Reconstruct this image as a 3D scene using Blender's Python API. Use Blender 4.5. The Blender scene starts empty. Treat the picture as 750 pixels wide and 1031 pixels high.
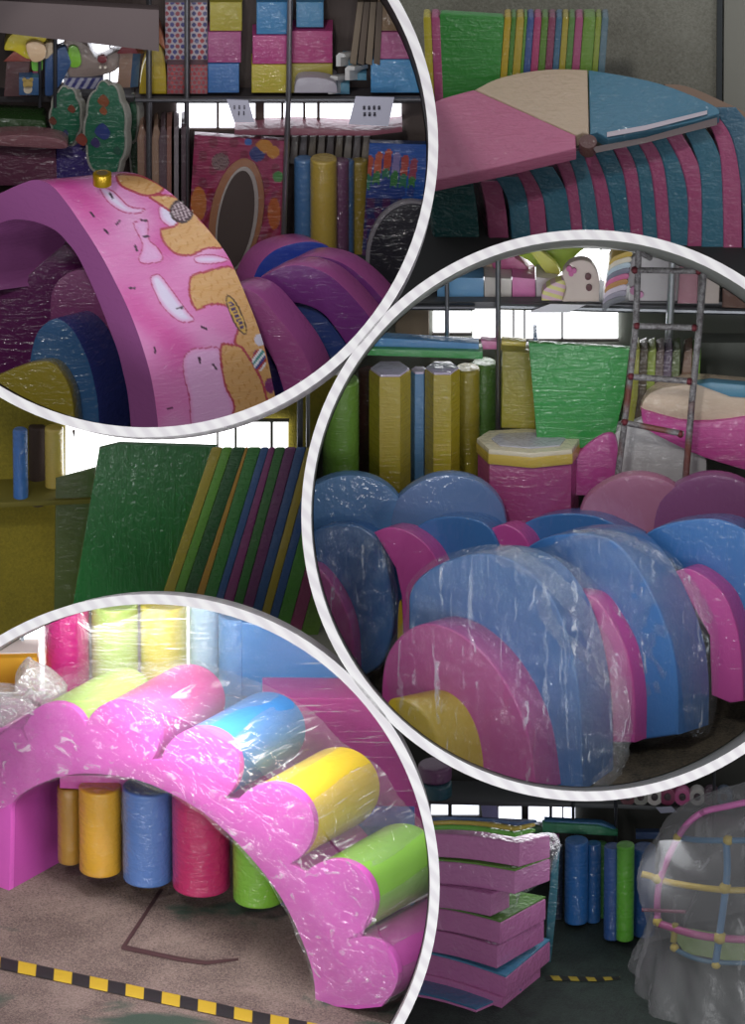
import bpy, bmesh, math, random
from mathutils import Vector, Matrix
random.seed(4)
PI = math.pi
S = 0.004                    # metres per pixel on the front plane of the display
D = 60.0                     # distance of the camera from that plane
TH = math.radians(25)        # the camera looks down by this much
RT = Vector((1, 0, 0)); UP = Vector((0, math.sin(TH), math.cos(TH))); FW = Vector((0, math.cos(TH), -math.sin(TH)))
C0 = Vector((0, 0, 3.0))
CAM = C0 - FW * D
C = bpy.context.scene.collection

WOFF = 0.0                   # extra depth of everything placed in the current bay
def P(x, y, w):
    w += WOFF
    k = 1 + w / D
    return C0 + RT * ((x - 375) * S * k) + UP * ((515.5 - y) * S * k) + FW * w
def view(p):
    q = p - C0
    return q.dot(RT), q.dot(UP), q.dot(FW)
def ray(x, y): return (P(x, y, 0) - CAM).normalized()
def hit(x, y, co, no):
    d = ray(x, y)
    return CAM + d * ((co - CAM).dot(no) / d.dot(no))
def onF(x, y, z): return hit(x, y, Vector((0, 0, z)), Vector((0, 0, 1)))
def yawvec(b): b = math.radians(b); return Vector((math.cos(b), math.sin(b), 0))
TV = math.tan(TH) * S        # w gained per pixel downwards on a vertical face
def VW(y0, w0, kx=0, x0=0):
    return lambda x, y: w0 + TV * (y - y0) + kx * S * (x - x0)

# ---------- materials
def lin(h):
    h = h.lstrip('#'); r = [int(h[i:i+2], 16) / 255 for i in (0, 2, 4)]
    return tuple((c / 12.92 if c <= .04045 else ((c + .055) / 1.055) ** 2.4) for c in r) + (1,)
MC = {}
def nodes(name):
    m = bpy.data.materials.new(name); m.use_nodes = True
    nt = m.node_tree; nt.nodes.clear()
    out = nt.nodes.new('ShaderNodeOutputMaterial')
    return m, nt, out
def N(nt, t, **kw):
    n = nt.nodes.new('ShaderNode' + t)
    for k, v in kw.items():
        if hasattr(n, k): setattr(n, k, v)
        else: n.inputs[k].default_value = v
    return n
def crease(nt, scale=(9, 9, 60), rot=(0.3, 0.5, 0.2), det=4):
    tc = N(nt, 'TexCoord'); mp = N(nt, 'Mapping'); mp.inputs['Scale'].default_value = scale; mp.inputs['Rotation'].default_value = rot
    nz = N(nt, 'TexNoise'); nz.inputs['Scale'].default_value = 1; nz.inputs['Detail'].default_value = det; nz.inputs['Distortion'].default_value = .8
    nt.links.new(tc.outputs['Object'], mp.inputs['Vector']); nt.links.new(mp.outputs[0], nz.inputs['Vector'])
    return nz
def ridge(nt, s):
    a = N(nt, 'Math', operation='SUBTRACT'); a.inputs[1].default_value = .5; nt.links.new(s, a.inputs[0])
    b = N(nt, 'Math', operation='ABSOLUTE'); nt.links.new(a.outputs[0], b.inputs[0])
    c = N(nt, 'Math', operation='MULTIPLY'); c.inputs[1].default_value = 2.2; nt.links.new(b.outputs[0], c.inputs[0]); return c.outputs[0]
def vinyl(h, wrap=.6, rough=.45, bump=.5, scale=(8, 8, 30), rot=(.4, .5, .3), spec=.4):
    key = ('v', h, wrap, rough, bump, scale, rot)
    if key in MC: return MC[key]
    m, nt, out = nodes('vinyl_' + h.strip('#'))
    r_ = [int(h[i:i+2], 16) for i in (1, 3, 5)]; g_ = sum(r_) / 3
    h2 = '#%02x%02x%02x' % tuple(int(c*.84 + g_*.16) for c in r_)
    b = N(nt, 'BsdfPrincipled'); b.inputs['Base Color'].default_value = lin(h2); b.inputs['Roughness'].default_value = rough
    b.inputs['Specular IOR Level'].default_value = spec
    if wrap:
        b.inputs['Coat Weight'].default_value = wrap; b.inputs['Coat Roughness'].default_value = .07; b.inputs['Coat IOR'].default_value = 1.66
        nz = crease(nt, scale, rot); nz2 = crease(nt, (30, 30, 30), (0, 0, 0), 1)
        ad = N(nt, 'Math', operation='ADD'); nt.links.new(ridge(nt, nz.outputs['Fac']), ad.inputs[0]); nt.links.new(nz2.outputs['Fac'], ad.inputs[1])
        bp = N(nt, 'Bump'); bp.inputs['Strength'].default_value = 1; bp.inputs['Distance'].default_value = .013*bump
        nt.links.new(ad.outputs[0], bp.inputs['Height']); nt.links.new(bp.outputs[0], b.inputs['Coat Normal'])
    nt.links.new(b.outputs[0], out.inputs[0]); MC[key] = m; return m
def plain(h, rough=.7, metal=0, name='paint'):
    key = ('p', h, rough, metal)
    if key in MC: return MC[key]
    m, nt, out = nodes(name + '_' + h.strip('#'))
    b = N(nt, 'BsdfPrincipled'); b.inputs['Base Color'].default_value = lin(h); b.inputs['Roughness'].default_value = rough; b.inputs['Metallic'].default_value = metal
    nz = crease(nt, (14, 14, 14), (0, 0, 0), 5); bp = N(nt, 'Bump'); bp.inputs['Strength'].default_value = .15; bp.inputs['Distance'].default_value = .01
    nt.links.new(nz.outputs['Fac'], bp.inputs['Height']); nt.links.new(bp.outputs[0], b.inputs['Normal'])
    nt.links.new(b.outputs[0], out.inputs[0]); MC[key] = m; return m
def steel(h='#8c8c90', rough=.32): return plain(h, rough, .8, 'steel')
def glow(h, e, name='daylight'):
    key = ('g', h, e)
    if key in MC: return MC[key]
    m, nt, out = nodes(name); b = N(nt, 'Emission'); b.inputs[0].default_value = lin(h); b.inputs[1].default_value = e
    nt.links.new(b.outputs[0], out.inputs[0]); MC[key] = m; return m
def dirty(h1, h2, scale=6, rough=.85, name='surface', h3=None, fine=90, finemix=.5):
    key = ('d', h1, h2, scale, h3)
    if key in MC: return MC[key]
    m, nt, out = nodes(name); b = N(nt, 'BsdfPrincipled'); b.inputs['Roughness'].default_value = rough
    n1 = crease(nt, (scale,) * 3, (0, 0, 0), 6); n2 = crease(nt, (fine,) * 3, (0, 0, 0), 3)
    mx = N(nt, 'Math', operation='MULTIPLY_ADD'); mx.inputs[1].default_value = finemix; nt.links.new(n2.outputs['Fac'], mx.inputs[0])
    sc = N(nt, 'Math', operation='MULTIPLY'); sc.inputs[1].default_value = 1 - finemix; nt.links.new(n1.outputs['Fac'], sc.inputs[0]); nt.links.new(sc.outputs[0], mx.inputs[2])
    cr = N(nt, 'ValToRGB'); cr.color_ramp.elements[0].position = .38; cr.color_ramp.elements[1].position = .62
    cr.color_ramp.elements[0].color = lin(h1); cr.color_ramp.elements[1].color = lin(h2)
    nt.links.new(mx.outputs[0], cr.inputs[0]); last = cr.outputs[0]
    if h3:
        n3 = crease(nt, (2.2, 2.2, 2.2), (1, 2, 0), 7); c3 = N(nt, 'ValToRGB'); c3.color_ramp.elements[0].position = .56; c3.color_ramp.elements[1].position = .64
        mm = N(nt, 'MixRGB'); nt.links.new(n3.outputs['Fac'], c3.inputs[0]); nt.links.new(c3.outputs[0], mm.inputs[0]); nt.links.new(last, mm.inputs[1]); mm.inputs[2].default_value = lin(h3); last = mm.outputs[0]
    nt.links.new(last, b.inputs['Base Color'])
    bp = N(nt, 'Bump'); bp.inputs['Strength'].default_value = .4; bp.inputs['Distance'].default_value = .01
    nt.links.new(n2.outputs['Fac'], bp.inputs['Height']); nt.links.new(bp.outputs[0], b.inputs['Normal'])
    nt.links.new(b.outputs[0], out.inputs[0]); MC[key] = m; return m
def stripes(h1, h2, scale, direction, width=.5, rough=.6, soft=.02, name='striped', wrap=0):
    m, nt, out = nodes(name); b = N(nt, 'BsdfPrincipled'); b.inputs['Roughness'].default_value = rough
    tc = N(nt, 'TexCoord'); ge = N(nt, 'NewGeometry'); dt = N(nt, 'VectorMath', operation='DOT_PRODUCT'); dt.inputs[1].default_value = direction
    nt.links.new(ge.outputs['Position'], dt.inputs[0])
    mu = N(nt, 'Math', operation='MULTIPLY'); mu.inputs[1].default_value = scale; nt.links.new(dt.outputs['Value'], mu.inputs[0])
    fr = N(nt, 'Math', operation='PINGPONG'); fr.inputs[1].default_value = 1; nt.links.new(mu.outputs[0], fr.inputs[0])
    cr = N(nt, 'ValToRGB'); cr.color_ramp.elements[0].position = max(0, width - soft); cr.color_ramp.elements[1].position = min(1, width + soft)
    cr.color_ramp.elements[0].color = lin(h1); cr.color_ramp.elements[1].color = lin(h2)
    nt.links.new(fr.outputs[0], cr.inputs[0]); nt.links.new(cr.outputs[0], b.inputs['Base Color'])
    if wrap:
        b.inputs['Coat Weight'].default_value = wrap; b.inputs['Coat Roughness'].default_value = .12
        nz = crease(nt); bp = N(nt, 'Bump'); bp.inputs['Strength'].default_value = .5; bp.inputs['Distance'].default_value = .02
        nt.links.new(nz.outputs['Fac'], bp.inputs['Height']); nt.links.new(bp.outputs[0], b.inputs['Coat Normal'])
    nt.links.new(b.outputs[0], out.inputs[0]); return m
def colmat(wrap=.6, rough=.4, bump=.4, name='printed'):
    key = ('c', wrap, rough, bump)
    if key in MC: return MC[key]
    m, nt, out = nodes(name); b = N(nt, 'BsdfPrincipled'); b.inputs['Roughness'].default_value = rough
    at = N(nt, 'Attribute', attribute_name='Col'); nt.links.new(at.outputs['Color'], b.inputs['Base Color'])
    b.inputs['Coat Weight'].default_value = wrap; b.inputs['Coat Roughness'].default_value = .08; b.inputs['Coat IOR'].default_value = 1.8
    nz = crease(nt, (9, 9, 40), (.9, .5, .9)); bp = N(nt, 'Bump'); bp.inputs['Strength'].default_value = 1; bp.inputs['Distance'].default_value = .012
    nt.links.new(ridge(nt, nz.outputs['Fac']), bp.inputs['Height']); nt.links.new(bp.outputs[0], b.inputs['Coat Normal'])
    nt.links.new(b.outputs[0], out.inputs[0]); MC[key] = m; return m
def film(milk=.06, amt=.3, scale=(5, 5, 60), rot=(.3, .6, .2), rough=.12, tint='#ffffff', bump=.9):
    key = ('f', milk, amt, scale, rot, rough, tint, bump)
    if key in MC: return MC[key]
    m, nt, out = nodes('cling_film')
    nz = crease(nt, scale, rot, 5); n2 = crease(nt, (22, 22, 22), (0, 0, 0), 4)
    ad = N(nt, 'Math', operation='ADD'); nt.links.new(nz.outputs['Fac'], ad.inputs[0]); nt.links.new(n2.outputs['Fac'], ad.inputs[1])
    bp = N(nt, 'Bump'); bp.inputs['Strength'].default_value = min(1, bump*1.1); bp.inputs['Distance'].default_value = .03; nt.links.new(ad.outputs[0], bp.inputs['Height'])
    tr = N(nt, 'BsdfTransparent'); gl = N(nt, 'BsdfGlossy'); gl.inputs['Roughness'].default_value = rough; nt.links.new(bp.outputs[0], gl.inputs['Normal'])
    df = N(nt, 'BsdfDiffuse'); df.inputs[0].default_value = lin(tint)
    cr = N(nt, 'ValToRGB'); cr.color_ramp.elements[0].position = .60; cr.color_ramp.elements[1].position = .70
    cr.color_ramp.elements[0].color = (milk,) * 3 + (1,); cr.color_ramp.elements[1].color = (milk + .4,) * 3 + (1,)
    nt.links.new(nz.outputs['Fac'], cr.inputs[0])
    m1 = N(nt, 'MixShader'); nt.links.new(cr.outputs[0], m1.inputs[0]); nt.links.new(tr.outputs[0], m1.inputs[1]); nt.links.new(df.outputs[0], m1.inputs[2])
    m2 = N(nt, 'MixShader'); m2.inputs[0].default_value = amt; nt.links.new(m1.outputs[0], m2.inputs[1]); nt.links.new(gl.outputs[0], m2.inputs[2])
    nt.links.new(m2.outputs[0], out.inputs[0]); MC[key] = m; return m

# ---------- clipping to a round bay
BAYS = {1: (148, 147, 288.5, 2.25), 3: (591, 519, 283, 2.68), 5: (150, 891, 288, 2.40)}
RW = 5.2
BAY = None
def clip(bm):
    if not BAY: return True
    cx, cy, r, dep = BAYS[BAY]; R = (r - RW) * S - .004
    u0, v0 = (cx - 375) * S, (515.5 - cy) * S
    def cut(co, no):
        if any((v.co - co).dot(no) > 1e-5 for v in bm.verts):
            bmesh.ops.bisect_plane(bm, geom=bm.verts[:] + bm.edges[:] + bm.faces[:], dist=1e-6, plane_co=co, plane_no=no, clear_outer=True)
    if not bm.verts: return False
    far = max(math.hypot(view(v.co)[0] - u0, view(v.co)[1] - v0) for v in bm.verts)
    if far > R:
        for i in range(96):
            a = 2 * PI * i / 96; d = RT * math.cos(a) + UP * math.sin(a)
            cut(C0 + RT * u0 + UP * v0 + d * R, d)
    if bm.verts: cut(C0 + FW * (dep - .006), FW)
    if bm.verts: cut(C0 + FW * .004, -FW)
    return len(bm.faces) > 0

def obj(name, bm, mats, parent=None, sharp=32, noclip=False, **props):
    if not noclip and not clip(bm): bm.free(); return None
    bmesh.ops.remove_doubles(bm, verts=bm.verts, dist=1e-5)
    me = bpy.data.meshes.new(name); bm.to_mesh(me); bm.free()
    for m in (mats if isinstance(mats, (list, tuple)) else [mats]): me.materials.append(m)
    for p in me.polygons: p.use_smooth = True
    me.set_sharp_from_angle(angle=math.radians(sharp))
    o = bpy.data.objects.new(name, me); C.objects.link(o)
    if parent is not None: o.parent = parent
    for k, v in props.items(): o[k] = v
    return o
def thing(name, label, cat, group=None):
    o = bpy.data.objects.new(name, None); C.objects.link(o); o.empty_display_size = .05
    o['label'] = label; o['category'] = cat
    if group: o['group'] = group
    return o
def tg(o, label, cat, group=None):
    if o is None: return None
    o['label'] = label; o['category'] = cat
    if group: o['group'] = group
    return o
def struct(o):
    if o: o['kind'] = 'structure'
    return o

# ---------- shapes
def lp(poly, w):            # pixel outline -> world loop ; w number (vertical face), callable or per-point
    out = []
    ymax = max(p[1] for p in poly)
    for p in poly:
        x, y = p[0], p[1]
        if len(p) > 2: out.append(P(x, y, p[2]))
        elif callable(w): out.append(P(x, y, w(x, y)))
        else: out.append(P(x, y, w + TV * (y - ymax)))
    return out
def prism_bm(loopA, loopB, bev=0.0, seg=2, caps=(True, True), mi=(0, 0, 0)):
    bm = bmesh.new()
    a = [bm.verts.new(p) for p in loopA]; b = [bm.verts.new(p) for p in loopB]
    n = len(a); fs = []
    if caps[0]: f = bm.faces.new(a); f.material_index = mi[0]; fs.append(f)
    if caps[1]: f = bm.faces.new(b[::-1]); f.material_index = mi[1]; fs.append(f)
    for i in range(n):
        f = bm.faces.new((a[i], b[i], b[(i+1) % n], a[(i+1) % n])); f.material_index = mi[2]
    bmesh.ops.recalc_face_normals(bm, faces=bm.faces)
    if bev > 0:
        ed = set(e for f in fs for e in f.edges)
        bmesh.ops.bevel(bm, geom=list(ed), offset=bev, segments=seg, profile=.6, affect='EDGES', clamp_overlap=True, material=-1)
    return bm
def sm(pts, n=5, closed=False):       # Catmull-Rom through points
    out = []; m = len(pts)
    rng = range(m if closed else m - 1)
    for i in rng:
        g = lambda k: pts[k % m] if closed else pts[max(0, min(m - 1, k))]
        p0, p1, p2, p3 = g(i-1), g(i), g(i+1), g(i+2)
        for j in range(n):
            t = j / n
            out.append(tuple(.5 * ((2*b) + (c-a)*t + (2*a-5*b+4*c-d)*t*t + (3*b-a-3*c+d)*t**3) for a, b, c, d in zip(p0, p1, p2, p3)))
    if not closed: out.append(tuple(pts[-1]))
    return out
def ell(cx, cy, rx, ry, a0=0, a1=360, n=24):
    full = abs(a1 - a0) >= 359.9
    return [(cx + rx * math.cos(math.radians(a0 + (a1-a0) * i / n)), cy - ry * math.sin(math.radians(a0 + (a1-a0) * i / n))) for i in range(n if full else n + 1)]
def rr(poly, r, n=4):                  # round the corners of an outline
    out = []; m = len(poly)
    for i in range(m):
        p, a, b = Vector(poly[i][:2]), Vector(poly[i-1][:2]), Vector(poly[(i+1) % m][:2])
        da, db = a - p, b - p; k = min(r, da.length * .45, db.length * .45)
        s, e = p + da.normalized() * k, p + db.normalized() * k
        for j in range(n + 1):
            t = j / n; q = s * (1-t)**2 + p * 2*t*(1-t) + e * t*t; out.append((q.x, q.y))
    return out
def slab(name, poly, w, ext, mats, parent=None, bev=.008, seg=2, mi=(0, 0, 0), **kw):
    """outline in pixels at depth w, pushed back by ext: a number (metres straight back), (yaw, metres) or (dx, dy, dw)"""
    A = lp(poly, w)
    if isinstance(ext, (int, float)): v = yawvec(90) * ext; B = [p + v for p in A]
    elif len(ext) == 2: v = yawvec(ext[0]) * ext[1]; B = [p + v for p in A]
    else:
        v = RT * ext[0] * S - UP * ext[1] * S + FW * ext[2]; B = [p + v for p in A]
    return obj(name, prism_bm(A, B, bev, seg, mi=mi), mats, parent, **kw)
def vslab(name, poly, anchor, yaw, L, mats, parent=None, bev=.008, seg=2, mi=(0, 0, 0), **kw):
    """upright slab: outline drawn on the vertical plane through anchor that faces along yaw, L metres thick"""
    n = yawvec(yaw); c = P(*anchor); A = [hit(p[0], p[1], c, n) for p in poly]; B = [p + n * L for p in A]
    return obj(name, prism_bm(A, B, bev, seg, mi=mi), mats, parent, **kw)
def hslab(name, poly, z, h, mats, parent=None, bev=.008, seg=2, mi=(0, 0, 0), **kw):
    """level slab: its top outline lies at height z, h metres thick"""
    A = [onF(p[0], p[1], z) for p in poly]; B = [p - Vector((0, 0, h)) for p in A]
    return obj(name, prism_bm(A, B, bev, seg, mi=mi), mats, parent, **kw)
def tube_bm(pts, r, n=10, bm=None, cap=True):
    bm = bm or bmesh.new(); rings = []
    m = len(pts); rad = r if isinstance(r, (list, tuple)) else [r] * m
    prev = None
    for i, p in enumerate(pts):
        t = (pts[min(i+1, m-1)] - pts[max(i-1, 0)]).normalized()
        x = t.orthogonal().normalized() if prev is None else (prev - t * prev.dot(t)).normalized()
        prev = x; y = t.cross(x)
        rings.append([bm.verts.new(p + (x * math.cos(2*PI*k/n) + y * math.sin(2*PI*k/n)) * rad[i]) for k in range(n)])
    for a, b in zip(rings, rings[1:]):
        for k in range(n): bm.faces.new((a[k], a[(k+1) % n], b[(k+1) % n], b[k]))
    if cap: bm.faces.new(rings[0][::-1]); bm.faces.new(rings[-1])
    return bm
def tube(name, px, r, mat, parent=None, n=10, **kw):
    return obj(name, tube_bm([P(*p) for p in px], r * S, n), mat, parent, **kw)
def vcyl(name, x, yt, yb, r, w, mat, parent=None, n=28, z0=None, bev=.012, **kw):
    """upright cylinder: x centre, top and bottom of its front silhouette line, radius in px, depth of its base centre"""
    b = P(x, yb, w); h = (yb - yt) * S / math.cos(TH); R = r * S
    A = [b + Vector((R*math.cos(2*PI*k/n), R*math.sin(2*PI*k/n), h)) for k in range(n)]
    B = [p - Vector((0, 0, h)) for p in A]
    return obj(name, prism_bm(A, B, bev, 3), mat, parent, sharp=40, **kw)
def ball_bm(c, r, bm=None, sub=2):
    bm = bm or bmesh.new(); bmesh.ops.create_icosphere(bm, subdivisions=sub, radius=r, matrix=Matrix.Translation(c)); return bm
def box_px(name, x0, y0, x1, y1, w, depth, mat, parent=None, bev=.008, **kw):
    return slab(name, [(x0, y0), (x1, y0), (x1, y1), (x0, y1)], w, depth, mat, parent, bev, **kw)
def inpoly(x, y, poly):
    c = False; j = len(poly) - 1
    for i in range(len(poly)):
        xi, yi = poly[i][0], poly[i][1]; xj, yj = poly[j][0], poly[j][1]
        if (yi > y) != (yj > y) and x < (xj - xi) * (y - yi) / (yj - yi) + xi: c = not c
        j = i
    return c
def edged(x, y, poly):
    d = 1e9; m = len(poly)
    for i in range(m):
        ax, ay = poly[i][0], poly[i][1]; bx, by = poly[(i+1) % m][0], poly[(i+1) % m][1]
        l = (bx-ax)**2 + (by-ay)**2 or 1e-9; t = max(0, min(1, ((x-ax)*(bx-ax) + (y-ay)*(by-ay)) / l))
        d = min(d, math.hypot(x-ax-t*(bx-ax), y-ay-t*(by-ay)))
    return d
def painted(name, A, B, n, m, colf, parent=None, mat=None, off=0, **kw):
    """ruled sheet between pixel curves A and B (x, y, w), coloured by what is printed on it"""
    def samp(cv, t):
        f = t * (len(cv) - 1); i = min(int(f), len(cv) - 2); f -= i
        return tuple(a + (b-a)*f for a, b in zip(cv[i], cv[i+1]))
    bm = bmesh.new(); cl = bm.loops.layers.float_color.new('Col'); grid = []; cols = []
    for i in range(n + 1):
        a, b = samp(A, i/n), samp(B, i/n); row = []; cr = []
        for j in range(m + 1):
            q = tuple(u + (v-u)*j/m for u, v in zip(a, b)); row.append(bm.verts.new(P(q[0], q[1], q[2] - off))); cr.append(lin(colf(q[0], q[1])))
        grid.append(row); cols.append(cr)
    for i in range(n):
        for j in range(m):
            f = bm.faces.new((grid[i][j], grid[i+1][j], grid[i+1][j+1], grid[i][j+1])); k = (cols[i][j], cols[i+1][j], cols[i+1][j+1], cols[i][j+1])
            for l, c in zip(f.loops, k): l[cl] = c
    return obj(name, bm, mat or colmat(), parent, sharp=60, **kw)
def text(name, s, x, y, w, size, mat, parent=None, tilt=0):
    cu = bpy.data.curves.new(name, 'FONT'); cu.body = s; cu.size = size * S; cu.align_x = 'CENTER'; cu.align_y = 'CENTER'; cu.extrude = .0006
    o = bpy.data.objects.new('tmp_text', cu); C.objects.link(o)
    bpy.context.view_layer.update()
    me = bpy.data.meshes.new_from_object(o.evaluated_get(bpy.context.evaluated_depsgraph_get())); bpy.data.objects.remove(o)
    bm = bmesh.new(); bm.from_mesh(me)
    R = Matrix((RT, UP, -FW)).transposed(); c = P(x, y, w); ca, sa = math.cos(tilt), math.sin(tilt)
    for v in bm.verts: v.co = c + R @ Vector((v.co.x*ca - v.co.y*sa, v.co.x*sa + v.co.y*ca, v.co.z))
    return obj(name, bm, mat, parent)

def finish():
    dg = bpy.context.view_layer; dg.update()
    tops = [o for o in C.objects if o.parent is None and o.type in ('MESH', 'EMPTY')]
    for t in tops:
        fam = [t] + list(t.children_recursive)
        vs = [v.co.copy() for o in fam if o.type == 'MESH' for v in o.data.vertices]
        if not vs:
            if t.type == 'EMPTY': bpy.data.objects.remove(t)
            continue
        lo = Vector([min(v[i] for v in vs) for i in range(3)]); hi = Vector([max(v[i] for v in vs) for i in range(3)])
        c = Vector(((lo.x+hi.x)/2, (lo.y+hi.y)/2, lo.z))
        for o in fam:
            if o.type == 'MESH':
                o.data.transform(Matrix.Translation(-c))
        t.location = c
# ================= round bays shaped from the divider bands, and the hall behind them
def ring_bm(cx, cy, r0, r1, w0, w1, n=128):
    bm = bmesh.new(); rows = []
    for (r, w) in ((r0, w0), (r1, w0), (r1, w1), (r0, w1)):
        rows.append([bm.verts.new(C0 + RT*((cx-375+r*math.cos(2*PI*k/n))*S) + UP*((515.5-cy+r*math.sin(2*PI*k/n))*S) + FW*w) for k in range(n)])
    for a in range(4):
        A, B = rows[a], rows[(a+1) % 4]
        for k in range(n):
            f = bm.faces.new((A[k], A[(k+1) % n], B[(k+1) % n], B[k])); f.material_index = 0 if a == 0 or a == 1 else 1
    bmesh.ops.recalc_face_normals(bm, faces=bm.faces)
    return bm
rimstripe = stripes('#eceaeb', '#dedade', 1/.026, tuple((RT*.75 + UP*.66)), .5, .7, .25, 'pale_diagonal_striped_band')
LIN = {1: '#2b2626', 3: '#8b8d88', 5: '#8f8c8c'}
for k, (cx, cy, r, dep) in BAYS.items():
    BAY = None
    struct(obj('trim_%d' % k, ring_bm(cx, cy, r - RW, r + RW - .5, 0, dep), [rimstripe, plain(LIN[k])], sharp=50))  # rim: flat divider band between the views, built as a deep ring
    bm = bmesh.new(); n = 96
    vs = [bm.verts.new(C0 + RT*((cx-375+(r-RW)*math.cos(2*PI*i/n))*S) + UP*((515.5-cy+(r-RW)*math.sin(2*PI*i/n))*S) + FW*(dep-.003)) for i in range(n)]
    bm.faces.new(vs)
    bmesh.ops.solidify(bm, geom=bm.faces[:], thickness=.02)
    struct(obj('wall_bay_%s' % {1: 'top', 3: 'middle', 5: 'bottom'}[k], bm, plain({1: '#3a3330', 3: '#8f918a', 5: '#b9b4b4'}[k]), noclip=True))
# ================= top left bay: shelving behind a printed doughnut arch
BAY = 1; WOFF = .44
# back wall with strip windows, and the beam over it
W1 = VW(430, 1.72)                      # upright plane of the back wall
def poly_in(name, poly, w, t, mat, **kw): return slab(name, poly, w, t, mat, None, kw.pop('bev', 0), **kw)
struct(poly_in('wall_top_left', [(-140, -40), (440, -40), (440, 440), (-140, 440)], lambda x, y: W1(x, y), .02, plain('#4a3f3c')))
struct(slab('trim_11', [(-10, 0), (160, 10), (160, 52), (-10, 32)], VW(60, .74), .05, plain('#6c5f60'), bev=.004))
g1 = glow('#f4f6ff', 2.6, 'daylight_pane')
def window(idx, rects, wf, wm='#3b3336', bars=(), fr=2.0, g=None, parent_glow=None):
    x0 = min(r[0] for r in rects); x1 = max(r[2] for r in rects); y0 = min(r[1] for r in rects); y1 = max(r[3] for r in rects)
    bm = bmesh.new()
    o = obj('window_%d' % idx, prism_bm(lp([(x0, y0), (x1, y0), (x1, y1), (x0, y1)], wf), [p + yawvec(90)*.01 for p in lp([(x0, y0), (x1, y0), (x1, y1), (x0, y1)], wf)]), g or g1)
    if o is None: return
    o['kind'] = 'structure'
    def bar(a, b, c, d):
        A = lp([(a, b), (c, b), (c, d), (a, d)], lambda x, y: wf(x, y) - .02)
        obj('window_frame', prism_bm(A, [p + yawvec(90)*.018 for p in A]), plain(wm), o)
    bar(x0 - 1, y0 - fr, x1 + 1, y0); bar(x0 - 1, y1, x1 + 1, y1 + fr)
    for b in bars: bar(b[0], y0, b[1], y1)
    return o
window(1, [(178, 104, 404, 130)], VW(430, 1.70), bars=[(218, 220.5), (257, 266), (283, 285.5), (305, 307.5), (319, 322)], wm='#51423c')
window(2, [(58, 36, 134, 84)], VW(430, 1.70), bars=[(67, 71), (85, 88), (110, 111.5)], wm='#6b5a55')

# storage rack: tubes and shelf
rk = thing('storage_rack', 'grey steel tube storage rack standing behind the printed pink doughnut arch', 'rack')
st = steel('#77777c', .4); std = plain('#3f4046', .5, .5, 'steel')
for x, a, b, r, m in ((40, -6, 108, 1.8, std), (55.5, -6, 108, 2.2, std), (150, -6, 200, 3.0, st), (188, -6, 230, 2.6, st)):
    tube('upright', [(x, a, VW(98, .95)(x, a)), (x, b, VW(98, .95)(x, b))], r, m, rk)
tube('upright', [(292, -10, VW(98, .93)(0, -10)), (290.5, 96, .93), (285, 250, VW(98, .93)(0, 250))], 2.9, steel('#9a9aa0', .3), rk)
slab('shelf_board', [(-20, 97), (135, 98), (135, 103), (-20, 103)], VW(98, 1.0), .55, plain('#2e2b2e', .6), rk, .003)
slab('shelf_board', [(136, 97.5), (436, 96.5), (436, 104.5), (136, 103.5)], VW(98, 1.0), .55, plain('#3a3538', .6), rk, .003)
tube('crossbar', [(136, 101, .945), (436, 100, .945)], 2.2, steel('#6b6b70', .4), rk)
# paper price sheets hanging from the shelf
for poly, lab, rows in (([(228, 100), (250, 101), (256, 123), (236, 123)], 'small white paper sheet with two lines of tiny characters, above the magenta panel', [(241, 108, 3), (243, 114, 2)]),
                        ([(358, 97), (397, 98), (391, 127), (351, 125)], 'large white paper sheet with two lines of small characters taped under the shelf', [(374, 108.5, 4), (372, 115, 3)])):
    s = thing('paper_sign', lab, 'sign')
    slab('sheet', poly, VW(98, .90), .003, plain('#c9c9dc', .8), s, 0)
    for (x, y, k) in rows:
        for i in range(k):
            xx = x + (i - k/2 + .5) * 5; q = k == 3 and y < 110 or k == 2 and y > 110
            for dx, dy, a, b in ((-1.4, -1.4, 1.4, -.9), (-1.4, .1, 1.4, .6), (-.3, -2, .3, 2), (-1.4, 1.3, 1.4, 1.8)):
                if rows[0][2] == 3: a *= .5; dx *= .5
                slab('character_stroke', [(xx+dx, y+dy), (xx+a, y+dy), (xx+a, y+b), (xx+dx, y+b)], VW(98, .892), .002, plain('#33333f'), s, 0)

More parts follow.
